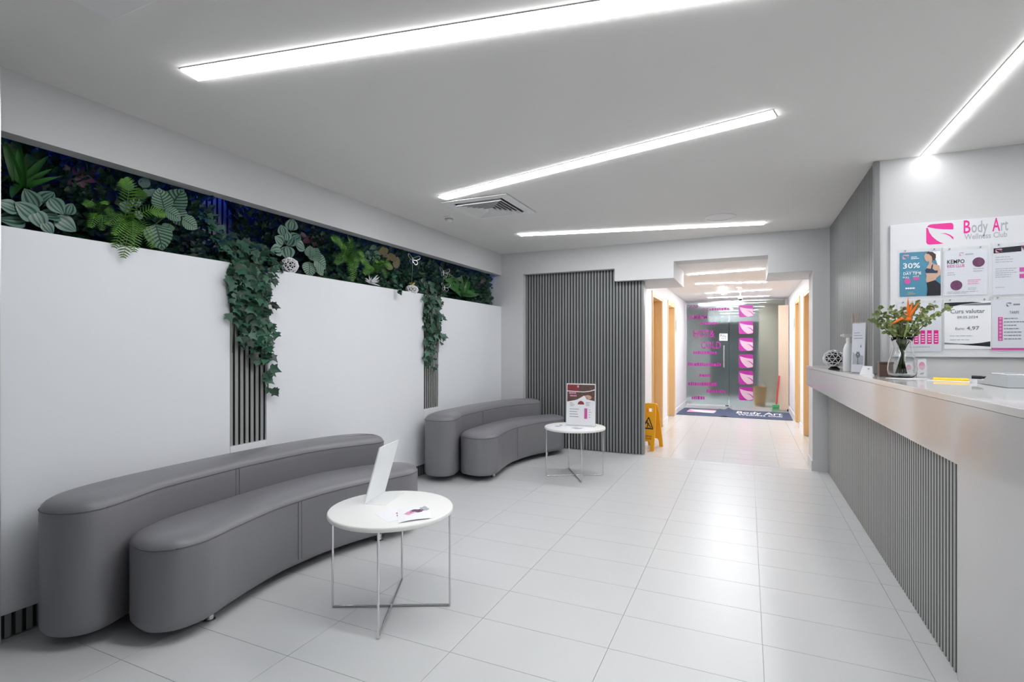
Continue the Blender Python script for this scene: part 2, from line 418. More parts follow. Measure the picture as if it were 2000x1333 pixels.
door(3, .79, -1, *DR[0], 'wood_door'); door(4, .79, -1, *DR[1], 'wood_pale_lit')  # second doors: same wood, washed-out light put into the leaf colour
for s, xf, y0, lab in ((1, -1.33, 10.80, 'grey room sign plate on the left hall wall past the doors'), (-1, .79, 10.86, 'grey room sign plate on the right hall wall past the doors')):
    t = thing('door_sign', lab, 'sign', (xf, y0, 1.6))
    a, b = sorted((xf+s*.001, xf+s*.012)); MB().box(a, b, y0, y0+.2, 1.66, 2.02).build('plate', 'acrylic_white', t, bevel=.002)
    a, b = sorted((xf+s*.012, xf+s*.0135)); MB().box(a, b, y0+.04, y0+.16, 1.72, 1.90).build('pictogram', 'ink_grey', t)

# room beyond the glass
fr = MB(); fr.box(-1.6, 1.0, 15.6, 15.7, 0, ZH); fr.box(-1.6, -1.5, 12.9, 15.6, 0, ZH)
struct(fr.build('wall_far', 'far_grey'))
struct(MB().box(.25, 1.0, 14.1, 14.2, 0, ZH).box(.9, 1.0, 12.9, 14.1, 0, ZH).build('wall_far_beige', 'far_beige'))
struct(MB().box(-.95, .2, 15.52, 15.6, 0, 2.25).build('door_5', 'far_dark'))
struct(MB().box(-.95, .25, 14.6, 14.7, 2.0, ZH).build('trim_far', 'far_grey'))

# ------------------------------------------------------------------ ceiling lights
def strip(a, b, w, z, m, label, name='ceiling_light', group='white LED strips in the lobby ceiling', z2=.006):
    a = Vector((a[0], a[1], z)); b = Vector((b[0], b[1], z)); d = (b-a).normalized(); q = Vector((-d.y, d.x, 0))
    t = thing(name, label, 'ceiling light', (a+b)/2, group)
    MB().obox((a+b)/2-Vector((0, 0, .002)), d*((b-a).length/2+.006), q*(w/2+.006), (0, 0, .002)).build('frame', 'alu', t)
    MB().obox((a+b)/2-Vector((0, 0, .0065)), d*((b-a).length/2), q*(w/2), (0, 0, .0035)).build('diffuser', m, t)
strip((-2.41, 1.62), (.14, 2.075), .098, ZC, 'led', 'wide LED strip across the ceiling nearest the viewer')
strip((-2.41, 3.865), (.13, 3.226), .098, ZC, 'led', 'slanting LED strip ending just above the square air vent')
strip((-2.39, 5.50), (.157, 6.03), .105, ZC, 'led', 'farthest lobby LED strip, between the vent and the stepped header')
strip((1.092, .4), (1.092, 4.352), .045, ZC, 'led_desk', 'narrow LED strip running over the reception desk to the notice wall')
strip((1.82, .7), (1.515, 3.7), .045, ZC, 'led_staff', 'narrow LED strip over the staff side behind the reception desk')
G2 = 'white LED strips in the hall ceiling'
strip((-.80, 7.98), (.185, 7.82), .06, ZH, 'led_hall', 'hall LED strip just behind the stepped header opening', group=G2)
strip((-.80, 9.20), (.27, 9.42), .06, ZH, 'led_hall', 'second hall LED strip counted from the lobby', group=G2)
strip((-.40, 9.85), (-.46, 11.25), .05, ZH, 'led_hall', 'short hall LED strip pointing along the hall', group=G2)
strip((-.76, 10.9), (.38, 10.68), .06, ZH, 'led_hall', 'third hall LED strip counted from the lobby', group=G2)
strip((-.78, 11.9), (.39, 12.02), .06, ZH, 'led_hall', 'hall LED strip nearest the glass doors', group=G2)
strip((-1.1, 13.7), (-.1, 13.7), .35, ZH, 'led_hall', 'added ceiling light brightening the room behind the left frosted glass door', group=None)  # lamp added and widened to brighten the room beyond the glass
t = tag(MB().box(-3.44, -3.40, 1.2, 6.5, 2.60, 2.63).build('blue_led_strip', 'led_blue'), 'blue LED strip hidden in the planting recess above the plants', 'LED strip')

# ceiling fittings
def vent():
    x0, x1, y0, y1 = -2.492, -1.852, 3.968, 4.64
    t = thing('air_vent', 'square white louvred air vent in the ceiling', 'air vent', ((x0+x1)/2, (y0+y1)/2, ZC))
    cx, cy = (x0+x1)/2, (y0+y1)/2
    MB().box(cx-.25, cx+.25, cy-.26, cy+.26, ZC-.003, ZC-.001).build('backing', 'vent_dark', t)
    def ring(r0, r1, z0, z1, nm):
        m = MB(); k = (y1-y0)/(x1-x0)
        O = [(cx+sx*r1, cy+sy*r1*k) for sx, sy in ((-1,-1),(1,-1),(1,1),(-1,1))]; I = [(cx+sx*r0, cy+sy*r0*k) for sx, sy in ((-1,-1),(1,-1),(1,1),(-1,1))]
        for i in range(4):
            j = (i+1) % 4
            m.hexa([(*O[i], z0+.0), (*O[j], z0), (*I[j], z1), (*I[i], z1)], [(*O[i], z0+.006), (*O[j], z0+.006), (*I[j], z1+.003), (*I[i], z1+.003)])
        m.build(nm, 'vent_white', t)
    ring(.24, .32, ZC-.012, ZC-.012, 'frame')
    for i in range(6):
        r = .225-i*.036; ring(r-.021, r, ZC-.030, ZC-.004, 'louvre')
vent()
def disc(name, label, cat, u, v, r, z, parts):
    p = onz(u, v, z); t = thing(name, label, cat, p); 
    for nm, prof, m in parts: MB().lathe([(a, b) for a, b in prof], p, 28).build(nm, m, t, smooth='auto')
    return t
disc('smoke_detector', 'small white smoke detector beside the air vent', 'smoke detector', 877, 424, .05, ZC,
     (('base', [(.052, 0), (.055, -.012), (.05, -.018)], 'plastic_white'), ('cap', [(.03, -.018), (.034, -.034), (.026, -.05), (.0, -.055)], 'plastic_white'), ('slot_ring', [(.044, -.018), (.04, -.03), (.0301, -.03)], 'ink_light')))
disc('ceiling_speaker', 'round white speaker grille in the ceiling beyond the air vent', 'speaker', 1407.5, 424, .14, ZC,
     (('rim', [(.145, 0), (.145, -.005), (.13, -.009), (.128, -.004)], 'vent_white'), ('grille', [(.128, -.003), (.08, -.006), (.0, -.007)], 'vent_white')))
disc('smoke_detector', 'small white detector on the hall ceiling', 'smoke detector', 1445, 561, .06, ZH,
     (('base', [(.06, 0), (.06, -.015), (.05, -.02)], 'plastic_white'), ('cap', [(.035, -.02), (.03, -.045), (.0, -.05)], 'plastic_white')))
t = disc('security_camera', 'small dome security camera hanging from the hall ceiling', 'camera', 1446, 572, .04, ZH,
     (('mount', [(.03, 0), (.03, -.01), (.012, -.012), (.012, -.06)], 'plastic_white'), ('body', [(.03, -.06), (.045, -.075), (.045, -.11), (.03, -.125)], 'plastic_white'), ('lens', [(.032, -.118), (.03, -.14), (.015, -.155), (.0, -.158)], 'black')))
p = (-2.273, .61, ZC)
t = thing('ceiling_hatch', 'plain white square panel in the ceiling at the upper left', 'ceiling panel', (-1.97, .91, ZC))
MB().box(-2.273, -1.67, .61, 1.214, ZC-.016, ZC).build('lid', 'vent_white', t, bevel=.003)

# ------------------------------------------------------------------ glass doors at the end of the hall
YG = 12.85
def GP(u, v): p = ony(u, v, YG); return p
gt = thing('glass_doors', 'frosted glass doors with magenta leaf logos at the end of the hall', 'glass doors', (-.3, YG, 0))
gl = MB().box(-1.318, -.399, YG, YG+.012, .03, 2.39).build('door_pane', 'frosted', gt)
gr = MB().box(-.388, .735, YG, YG+.012, .01, 2.39).build('fixed_pane', 'frosted', gt)
MB().box(-1.328, .785, YG-.012, YG+.024, 2.39, ZH).build('top_rail', 'steel', gt)
MB().box(-1.318, -1.20, YG-.012, YG+.024, .03, .09).build('corner_fitting', 'steel', gl)
MB().box(-.47, -.40, YG-.012, YG+.024, .005, .03).build('floor_pivot', 'dark_metal', gt)
MB().box(.735, .788, YG-.02, YG+.03, 0, 2.39).build('side_post', 'steel', gt)
hb = GP(1414, 675); ht = GP(1414, 718)
m = MB().tube([(hb.x, YG-.05, hb.z), (hb.x, YG-.05, ht.z)], .016, 12)
for z in (hb.z-.08, ht.z+.08): m.tube([(hb.x, YG-.05, z), (hb.x, YG+.001, z)], .009)
m.build('pull_handle', 'steel', gl, smooth='auto')
fg = Frame((0, YG, 0), (1, 0, 0), (0, 0, 1))
def gtext(mb, st, u0, u1, v0, v1, k=2):
    a = GP(u0, v1); b = GP(u1, v0); ptext(mb, fg, st, a.x, a.z, b.z-a.z, b.x-a.x, k)
def gbars(mb, u0, u1, v0, v1, seed):
    a = GP(u0, v1); b = GP(u1, v0); rg = random.Random(seed); x = a.x
    while x < b.x-.02:
        w = .025+.03*rg.random(); prect(mb, fg, x, a.z, min(x+w, b.x), b.z-(b.z-a.z)*.3*rg.random(), 2); x += w+.012
m = MB()
gtext(m, 'SAUNA', 1344.5, 1364, 595.5, 602.5); gtext(m, 'DUS', 1373, 1383, 602, 607.5); gbars(m, 1386, 1424, 601, 607, 1)
gtext(m, 'HAMMAM', 1343, 1381, 615, 624); gbars(m, 1368, 1403, 629, 634, 2); gtext(m, 'HOT&', 1354, 1396, 645, 659); gtext(m, 'COLD', 1369, 1408, 668, 681)
gbars(m, 1354, 1400, 686, 692, 3); gbars(m, 1344, 1408, 709, 715, 4); gbars(m, 1366, 1387, 730, 736, 5); gbars(m, 1344, 1402, 747, 753, 6)
gbars(m, 1380, 1418, 762, 767, 7); gbars(m, 1351, 1376, 774, 780, 8); gbars(m, 1344, 1355, 589.5, 592.5, 9)
m.build('lettering', 'magenta_film', gl)
for i, (v0, v1) in enumerate(((596, 620), (627.5, 653), (660.5, 686), (692.5, 719), (725, 751), (757, 782))):
    a = GP(1443, v1); b = GP(1471, v0)
    bg = [(0, .14), (.04, .03), (.13, 0), (.88, 0), (.97, .03), (1, .14), (1, .88), (.97, .97), (.88, 1), (.13, 1), (.04, .97), (0, .88)]
    w = b.x-a.x; h = b.z-a.z
    m = MB(); ppoly(m, fg, [(a.x+x*w, a.z+y*h) for x, y in bg], 2); lo = m.build('leaf_logo', 'magenta_film', gr)
    m = MB(); ppoly(m, fg, [(a.x+x*w, a.z+y*h) for x, y in LOGO_LEAF], 4); m.build('leaf', 'film_pale', lo)
    m = MB(); ppoly(m, fg, [(a.x+x*w, a.z+y*h) for x, y in LOGO_C], 6); m.build('vein', 'magenta_film', lo)
a = GP(1405, 666); b = GP(1421, 652)
sg = MB().box(a.x, b.x, YG-.003, YG-.0003, a.z, b.z).build('pull_sign', 'paper', gl)
f2 = Frame((0, YG-.003, 0), (1, 0, 0), (0, 0, 1)); m = MB()
ptext(m, f2, 'PULL', a.x+.02, a.z+.085, .06, (b.x-a.x)-.04); ptext(m, f2, 'TRAGE', a.x+.03, a.z+.03, .033, (b.x-a.x)-.06)
m.build('sign_lettering', 'ink', gl)
# open wooden leaf and broom by the glass
t = thing('wooden_screen', 'tall pale wooden board standing beside the glass doors', 'wooden board', (.70, 12.38, 0))
MB().box(.585, .775, 12.36, 12.40, .03, 2.24).build('board', 'wood_pale_lit', t, bevel=.003)
MB().box(.745, .777, 12.355, 12.405, .0, .05).build('foot', 'dark_metal', t)
t = thing('broom', 'red-handled broom with green head leaning beside the glass doors', 'broom', (.53, 12.22, 0))
MB().tube([(.535, 12.22, .12), (.60, 12.33, .75)], .014, 10).build('handle', 'red', t, smooth='auto')
m = MB().obox((.528, 12.215, .12), (.06, .03, 0), (-.012, .024, 0), (0, 0, .03)); m.build('head', 'green_plastic', t, bevel=.006)
m = MB()
for i in range(9):
    for j in range(3):
        p0 = Vector((.528, 12.215, .09))+Vector((.06, .03, 0))*((i-4)/4.3)+Vector((-.012, .024, 0))*((j-1)/1.4)
        m.tube([p0, p0+Vector(((i-4)*.004, (j-1)*.004, -.088))], .003, 4)
m.build('bristles', 'green_plastic', t)['kind'] = 'stuff'
t = thing('yellow_bucket', 'blurred yellow object behind the right frosted glass pane', 'bucket', (.25, 13.35, 0))
MB().lathe([(.11, 0), (.15, .42), (.16, .44), (.15, .44), (.105, .02)], (.25, 13.35, 0), 24).build('body', 'yellow', t, smooth='auto')
MB().tube([(.25+.15*math.cos(a*PI/8), 13.35, .43+.14*math.sin(a*PI/8)) for a in range(9)], .008).build('bail_handle', 'dark_metal', t)

# door mat
mt = thing('door_mat', 'dark blue entrance mat with white lettering before the glass doors', 'door mat', (-.28, 11.55, 0))
pts = [onz(1318.5, 810, 0), onz(1549, 822.5, 0), onz(1541, 807.5, 0), onz(1337.5, 797.5, 0)]
NX, NY = 48, 8
def mpt(i, j, dz=0):
    s = i/NX; r = j/NY; q = pts[0].lerp(pts[1], s).lerp(pts[3].lerp(pts[2], s), r)
    z = .010+.05*math.exp(-((s-.44)/.022)**2)*(.35+.65*r)+.012*math.exp(-((s-.355)/.02)**2)*r
    return Vector((q.x, q.y, z+dz))
m = MB(); vs = [mpt(i, j) for j in range(NY+1) for i in range(NX+1)]+[mpt(i, j, -.008) for j in range(NY+1) for i in range(NX+1)]
K = (NX+1)*(NY+1); fs = []
for j in range(NY):
    for i in range(NX):
        a = j*(NX+1)+i; fs += [(a, a+1, a+NX+2, a+NX+1), (K+a+NX+1, K+a+NX+2, K+a+1, K+a)]
for i in range(NX):
    fs += [(i+1, i, K+i, K+i+1)]; a = NY*(NX+1)+i; fs += [(a, a+1, K+a+1, K+a)]
for j in range(NY):
    a = j*(NX+1); fs += [(a, a+NX+1, K+a+NX+1, K+a)]; a += NX; fs += [(a+NX+1, a, K+a, K+a+NX+1)]
m.add(vs, fs).build('pile', 'mat_blue', mt, smooth='auto')
fm = Frame((pts[0].x, pts[0].y, .0105), (pts[1]-pts[0]), (pts[3]-pts[0]))
fm.n = Vector((0, 0, 1))
m = MB(); ppoly(m, fm, [(.07+.26*x, .38+.42*y) for x, y in [(0, .1), (.04, 0), (.96, 0), (1, .1), (1, .9), (.96, 1), (.04, 1), (0, .9)]], 3); m.build('logo_field', 'print_white', mt)
m = MB(); plogo(m, fm, .07, .38, .26, .42, 5); m.build('logo', 'print_pink', mt)
m = MB(); ptext(m, fm, 'Body Art', .52, .52, .30, .40, 3); ptext(m, fm, 'Wellness Club', .54, .28, .17, .38, 3); m.build('lettering', 'print_white', mt)

# wet floor sign
A = Vector((-1.118, 6.94, 0)); Bk = Vector((-1.055, 7.316, 0)); wv = Vector((-.986, .165, 0)); WW = .205
ws = thing('wet_floor_sign', 'yellow folding wet floor sign at the end of the slatted partition', 'wet floor sign', A.lerp(Bk, .5)+wv*WW/2)
apex0 = A.lerp(Bk, .42)+Vector((0, 0, .60)); apex1 = A.lerp(Bk, .58)+Vector((0, 0, .60))
def wpanel(foot, apex, nm, out):
    u = apex-foot; up = u.normalized(); nrm = up.cross(wv)*(1 if out else -1); nrm.normalize()
    L = u.length; m = MB(); th = nrm*.009
    def P(a, b): return foot+wv*(a*WW)+up*(b*L)
    def seg(pl):
        m.rings([[P(a, b)-th for a, b in pl], [P(a, b)+th for a, b in pl]])
    tp = lambda b: .13*b**1.5
    seg([(0, 0), (.24, 0), (.24, .14), (.06*0+.0, .14)]); seg([(.76, 0), (1, 0), (1, .14), (.76, .14)])
    seg([(0, .14), (.24, .14), (.33, .19), (.67, .19), (.76, .14), (1, .14), (1-.05, .80), (.05, .80)])
    seg([(.05, .80), (.27, .80), (.27, .90), (.09, .90)]); seg([(.73, .80), (.95, .80), (.91, .90), (.73, .90)])
    seg([(.09, .90), (.91, .90), (.86, .98), (.78, 1), (.22, 1), (.14, .98)])
    o = m.build(nm, 'yellow', ws)
    return P, nrm, up, L, o
P, nrm, up, L, fo = wpanel(A, apex0, 'front_panel', True)
wpanel(Bk, apex1, 'rear_panel', True)
if nrm.y > 0: nrm = -nrm
fs_ = Frame(A+wv*WW+nrm*.0095, -wv*WW, up*L)
fs_.n = nrm
m = MB()
def tri(cx, cy, r, k): ppoly(m, fs_, [(cx-r*.62, cy-r*.30), (cx+r*.62, cy-r*.30), (cx, cy+r*.36)], k)
for (p, q) in (((.16, .46), (.84, .46)), ((.84, .46), (.5, .70)), ((.5, .70), (.16, .46))):
    d = Vector((q[0]-p[0], (q[1]-p[1])*3)); n2 = Vector((-d.y, d.x)).normalized()*.035
    ppoly(m, fs_, [(p[0]-n2.x, p[1]-n2.y/3), (q[0]-n2.x, q[1]-n2.y/3), (q[0]+n2.x, q[1]+n2.y/3), (p[0]+n2.x, p[1]+n2.y/3)], 2)
pell(m, fs_, .44, .615, .045, .016, 2); ppoly(m, fs_, [(.40, .60), (.52, .585), (.60, .545), (.56, .535), (.50, .56), (.38, .575)], 2)
ppoly(m, fs_, [(.55, .55), (.72, .50), (.69, .485), (.52, .53)], 2); ppoly(m, fs_, [(.50, .56), (.50, .49), (.44, .485), (.44, .57)], 2); ppoly(m, fs_, [(.40, .59), (.28, .57), (.29, .555), (.42, .575)], 2)
prect(m, fs_, .26, .472, .74, .480, 2)
m.build('warning_symbol', 'ink', fo)
m = MB(); ptext(m, fs_, 'CAUTION', .2, .285, .03, .6, 2); ptext(m, fs_, 'WET FLOOR', .2, .235, .03, .6, 2)
m.build('lettering', 'ink', fo)

# ------------------------------------------------------------------ sofas
BACK = [(-2.70,1.42),(-2.74,1.55),(-2.805,1.75),(-2.835,2.1),(-2.84,2.37),(-2.81,2.73),(-2.73,2.98),(-2.62,3.19),(-2.59,3.28),(-2.655,3.355),(-2.78,3.365),(-2.90,3.29),(-3.01,3.11),(-3.09,2.8),(-3.128,2.4),(-3.13,2.0),(-3.11,1.65),(-3.06,1.42),(-2.98,1.295),(-2.88,1.258),(-2.78,1.28),(-2.715,1.34)]
SEAT = [(-2.375,1.53),(-2.345,1.635),(-2.355,1.72),(-2.385,1.84),(-2.437,2.13),(-2.437,2.36),(-2.41,2.58),(-2.35,2.8),(-2.265,3.01),(-2.225,3.13),(-2.245,3.25),(-2.33,3.33),(-2.44,3.335),(-2.53,3.28),(-2.60,3.17),(-2.715,2.97),(-2.795,2.73),(-2.825,2.37),(-2.82,2.1),(-2.79,1.75),(-2.725,1.56),(-2.65,1.49),(-2.54,1.463),(-2.455,1.469)]
def bolster(name, outline, zr, crown, parent, seam_at):
    o = spline(outline, 5)
    A = sum(o[i][0]*o[(i+1) % len(o)][1]-o[(i+1) % len(o)][0]*o[i][1] for i in range(len(o)))
    if A < 0: o = o[::-1]
    R = [(.035, .055), (.012, .062), (.002, .078), (0, .10), (0, zr*.5), (0, zr-.03), (.001, zr), (.008, zr+crown*.32), (.022, zr+crown*.58), (.042, zr+crown*.77), (.068, zr+crown*.91), (.095, zr+crown)]
    m = MB(); m.rings([[(x, y, z) for x, y in inset(o, d)] for d, z in R])
    b = m.build(name, 'leather', parent, smooth=True)
    MB().tube([(x, y, zr+.002) for x, y in inset(o, .001)]+[(*inset(o, .001)[0], zr+.002)], .0028, 6).build('seam', 'seam', b, smooth=True)
    # vertical double seam on the room side
    i = min(range(len(o)), key=lambda k: (o[k][0]-seam_at[0])**2+(o[k][1]-seam_at[1])**2)
    for dy in (-.012, .012):
        q = inset(o, -.0005); p0 = q[i]
        MB().tube([(p0[0], p0[1]+dy, .09), (p0[0], p0[1]+dy, zr)], .0016, 5).build('seam', 'seam', b)
    return b
def sofa(label, xf, loc):
    t = thing('curved_sofa', label, 'sofa', loc, 'curved grey sofas along the left wall')
    tr = lambda P: [xf(*p) for p in P]
    bolster('backrest', tr(BACK), .615, .06, t, xf(-2.82, 2.2)); bolster('seat', tr(SEAT), .435, .05, t, xf(-2.43, 2.32))
    for p in ((-2.437, 1.74), (-2.36, 2.95), (-2.66, 1.70), (-2.55, 3.17), (-3.0, 1.62), (-2.87, 1.52), (-2.75, 3.25), (-2.95, 2.2)):
        x, y = xf(*p)
        MB().lathe([(.027, 0), (.027, .006), (.018, .010), (.018, .07)], (x, y, 0), 16).build('leg', 'chrome', t, smooth='auto')
sofa('nearest curved grey sofa, left of the round table with flyers', lambda x, y: (x, y), (-2.75, 2.3, 0))
ca, sa = math.cos(math.radians(-3.0)), math.sin(math.radians(-3.0))
def xf2(x, y):
    dx, dy = x+2.70, y-1.40
    return (-2.705+dx*ca-dy*sa, 4.555+dx*sa+dy*ca)
sofa('far curved grey sofa in the corner by the slatted partition', xf2, (-2.70, 5.4, 0))

# ------------------------------------------------------------------ round tables
def table(cx, cy, ang, label):
    t = thing('round_table', label, 'side table', (cx, cy, 0), 'round white side tables')
    r = .32
    MB().lathe([(r-.006, .497), (r, .501), (r, .514), (r-.003, .519), (r-.008, .521)], (cx, cy, 0), 64).build('table_top', 'table_white', t, smooth='auto')
    for k in range(4):
        a = ang+k*PI/2; x, y = cx+.305*math.cos(a), cy+.305*math.sin(a)
        MB().tube([(x, y, .006), (x, y, .497)], .0058, 10).build('leg', 'chrome', t, smooth='auto')
    for k in range(2):
        a = ang+k*PI/2; d = Vector((math.cos(a), math.sin(a), 0))*.305; c = Vector((cx, cy, 0))
        for z in (.0062+.0005*k, .4905):
            MB().tube([c-d+Vector((0,0,z)), c+d+Vector((0,0,z))], .0058, 10).build('cross_bar', 'chrome', t, smooth='auto')
T1 = (-1.70, 2.225); T2 = (-1.665, 5.285)
table(*T1, math.radians(-64), 'round white table on thin chrome legs in front of the nearest sofa')
table(*T2, math.radians(-60), 'round white table on thin chrome legs in front of the far sofa')
TZ = .5212
# sign holder seen from behind, leaning, on the near table
h = thing('sign_holder', 'white slanted sign holder seen from behind on the near table', 'sign holder', (-1.86, 2.3, TZ))
P0, P1 = Vector((-1.862, 2.205, TZ)), Vector((-1.915, 2.44, TZ)); lean = Vector((.085, .02, .305)); th = Vector((-.0035, -.001, 0))
MB().hexa([P0+th, P1+th, P1-th, P0-th], [P0+th+lean, P1+th+lean, P1-th+lean, P0-th+lean]).build('back_plate', 'acrylic_white', h, bevel=.001)
bx = Vector((.115, .026, 0)); zz = Vector((0, 0, .004))
MB().hexa([P0, P0+bx, P1+bx, P1], [P0+zz, P0+bx+zz, P1+bx+zz, P1+zz]).build('foot', 'acrylic', h)
def flyer(name, label, corners, z, group, prints, lift=0.0):
    c = [Vector((x, y, z)) for x, y in corners]
    mid = sum(c, Vector())/4; t = thing(name, label, 'flyer', mid, group)
    m = MB(); N = 8; T = []
    for k in range(2):
        for i in range(N+1):
            s = i/N; zz = z+.0004+(.0005 if k else 0)+lift*(s*(1-s))*4
            for q in (c[0].lerp(c[1], s), c[3].lerp(c[2], s)): T.append((q.x, q.y, zz))
    K = 2*(N+1); fs = []
    for i in range(N): a = 2*i; fs += [(a, a+1, a+3, a+2), (K+a+2, K+a+3, K+a+1, K+a), (a, a+2, K+a+2, K+a), (a+3, a+1, K+a+1, K+a+3)]
    fs += [(1, 0, K, K+1), (2*N, 2*N+1, K+2*N+1, K+2*N)]
    m.add(T, fs).build('sheet', 'paper', t)
    fr = Frame(c[0]+Vector((0, 0, .0012)), c[1]-c[0], c[3]-c[0]); fr.n = Vector((0, 0, 1))
    _at = fr.at
    def at(a, b, k=1): v = _at(a, b, k); return v+Vector((0, 0, lift*a*(1-a)*4))
    fr.at = at
    for nm, mm, pl in prints:
        q = MB()
        for P in pl: ppoly(q, fr, P, 1)
        q.build(nm, mm, t)
blob = lambda a, b, ra, rb, s: [(a+1.35*ra*(1+.3*math.sin(3*i+s))*math.cos(2*PI*i/14), b+1.35*rb*(1+.3*math.cos(2*i+s))*math.sin(2*PI*i/14)) for i in range(14)]
flyer('flyer', 'white flyer half covered by another on the near table', [(-1.712, 2.105), (-1.565, 2.02), (-1.50, 2.155), (-1.655, 2.235)], TZ, 'flyers on the near table',
      (('picture', 'magenta_soft', [blob(.55, .72, .12, .10, 1)]), ('picture', 'ink_grey', [blob(.78, .62, .12, .10, 2)])))
flyer('flyer', 'white flyer with purple picture nearest the edge of the near table', [(-1.512, 2.03), (-1.405, 2.155), (-1.525, 2.305), (-1.64, 2.195)], TZ+.0015, 'flyers on the near table',
      (('picture', 'print_plum', [blob(.60, .62, .16, .09, 3)]), ('picture', 'print_pink', [blob(.36, .52, .12, .08, 5)]), ('picture', 'ink_light', [blob(.83, .75, .10, .12, 7)])), lift=.006)
flyer('flyer', 'white flyer with blue mark at the left of the far table', [(-1.93, 5.22), (-1.80, 5.12), (-1.70, 5.27), (-1.84, 5.37)], TZ, 'flyers on the far table', (('picture', 'print_navy', [blob(.35, .7, .12, .07, 2)]), ('picture', 'ink_light', [blob(.6, .3, .2, .12, 4)])))
flyer('flyer', 'white flyer flat at the front of the far table', [(-1.66, 5.06), (-1.50, 5.09), (-1.53, 5.28), (-1.70, 5.24)], TZ, 'flyers on the far table', (('picture', 'ink_light', [blob(.5, .5, .3, .2, 4)]),))
# upright flyer holder on the far table
h = thing('sign_holder', 'upright acrylic holder with a massage price flyer on the far table', 'sign holder', (-1.617, 5.33, TZ))
p0 = Vector((-1.776, 5.316, TZ)); p1 = Vector((-1.458, 5.343, TZ)); rr = (p1-p0); uu = Vector((-.002, .03, .452)); nn = rr.normalized().cross(uu.normalized())
MB().hexa([p0+nn*.003, p1+nn*.003, p1, p0], [p0+nn*.003+uu, p1+nn*.003+uu, p1+uu, p0+uu]).build('acrylic_plate', 'acrylic', h)
nh = Vector((nn.x, nn.y, 0)); MB().hexa([p0-nh*.05, p1-nh*.05, p1+nh*.06, p0+nh*.06], [p0-nh*.05+zz, p1-nh*.05+zz, p1+nh*.06+zz, p0+nh*.06+zz]).build('foot', 'acrylic', h)
q0 = p0+nn*.0035+uu*.02+rr*.015; ff = Frame(q0, rr*.97, uu*.965)
m = MB(); m.hexa([ff.at(0,0,0), ff.at(1,0,0), ff.at(1,0,1), ff.at(0,0,1)], [ff.at(0,1,0), ff.at(1,1,0), ff.at(1,1,1), ff.at(0,1,1)]); sh = m.build('flyer_sheet', 'paper', h)
m = MB(); ppoly(m, ff, [(.02, .83), (.35, .82), (.60, .815), (.80, .835), (.98, .875), (.98, .98), (.02, .98)], 2); m.build('banner', 'print_maroon', h)
m = MB(); ppoly(m, ff, [(.42, .818), (.60, .815), (.80, .835), (.98, .875), (.98, .98), (.42, .98)], 3); m.build('photo', 'print_brown', h)
m = MB(); ppoly(m, ff, [(.02, .56), (.30, .60), (.55, .66), (.98, .57), (.98, .85), (.80, .815), (.60, .795), (.35, .80), (.02, .81)], 2); m.build('photo', 'print_brown', h)
m = MB(); pell(m, ff, .74, .675, .13, .055, 3); pell(m, ff, .70, .63, .08, .04, 3); m.build('photo', 'print_skin', h)
m = MB(); ppoly(m, ff, [(.36, .61), (.62, .72), (.70, .63), (.98, .59), (.98, .565), (.02, .55)], 4); m.build('towel', 'paper', h)
m = MB(); pell(m, ff, .40, .935, .035, .03, 4); plines(m, ff, .09, .755, .40, 1, .1, .035, 4, 1); plines(m, ff, .12, .69, .36, 1, .1, .035, 4, 4); m.build('lettering', 'print_pink', h)
m = MB(); ppoly(m, ff, [(.51+.11*math.cos(i*PI/10), .50+.085*math.sin(i*PI/10)) for i in range(11)], 5); m.build('medallion', 'print_maroon', h)
m = MB(); plines(m, ff, .12, .56, .18, 5, .026, .008, 3, 3); plines(m, ff, .68, .55, .2, 4, .026, .008, 3, 5); plines(m, ff, .12, .375, .36, 4, .06, .013, 3, 6); plines(m, ff, .78, .375, .09, 4, .06, .010, 3, 8); m.build('text_lines', 'ink_grey', h)
m = MB(); prect(m, ff, .63, .16, .73, .41, 3); m.build('price_column', 'magenta_soft', h)

# ------------------------------------------------------------------ reception desk
ZD = 1.16
FA, FB = (.58, 6.50), (.828, 1.72)          # front line of the worktop, hall end and near end
def fx(y): return FA[0]+(FA[1]-y)*(FB[0]-FA[0])/(FA[1]-FB[1])
dk = thing('reception_desk', 'long grey reception desk with slatted front along the right side', 'reception desk', (.95, 4.2, 0))
m = MB(); pl = [FA, FB, (1.38, 1.72), (1.215, 4.352), (.798, 4.352), (.798, 6.50)]
m.rings([[(x, y, ZD-.03) for x, y in pl][::-1], [(x, y, ZD) for x, y in pl][::-1]]); m.build('worktop', 'desk_top', dk, bevel=.004)
YL = 2.69                                    # where the solid end leg begins
m = MB()
zb = lambda y: .945+(.878-.945)*(6.50-y)/(6.50-YL)
m.hexa([(FA[0]+.002, FA[1], zb(6.5)), (fx(YL)+.002, YL, .878), (fx(YL)+.05, YL, .878), (FA[0]+.05, FA[1], zb(6.5))],
       [(FA[0]+.002, FA[1], ZD-.031), (fx(YL)+.002, YL, ZD-.031), (fx(YL)+.05, YL, ZD-.031), (FA[0]+.05, FA[1], ZD-.031)])
m.build('fascia', 'desk_gloss', dk)
m = MB(); m.hexa([(fx(YL)+.002, YL, 0), (fx(1.72)+.002, 1.72, 0), (1.30, 1.72, 0), (1.30, YL, 0)], [(fx(YL)+.002, YL, ZD-.031), (fx(1.72)+.002, 1.72, ZD-.031), (1.30, 1.72, ZD-.031), (1.30, YL, ZD-.031)])
m.build('end_leg', 'desk_gloss', dk)
m = MB(); m.hexa([(FA[0]+.05, 6.5, .955), (fx(YL)+.05, YL, .90), (.815, YL, .90), (.80, 6.5, .955)], [(FA[0]+.05, 6.5, .965), (fx(YL)+.05, YL, .91), (.815, YL, .91), (.80, 6.5, .965)]); m.build('soffit_board', 'desk_gloss', dk)
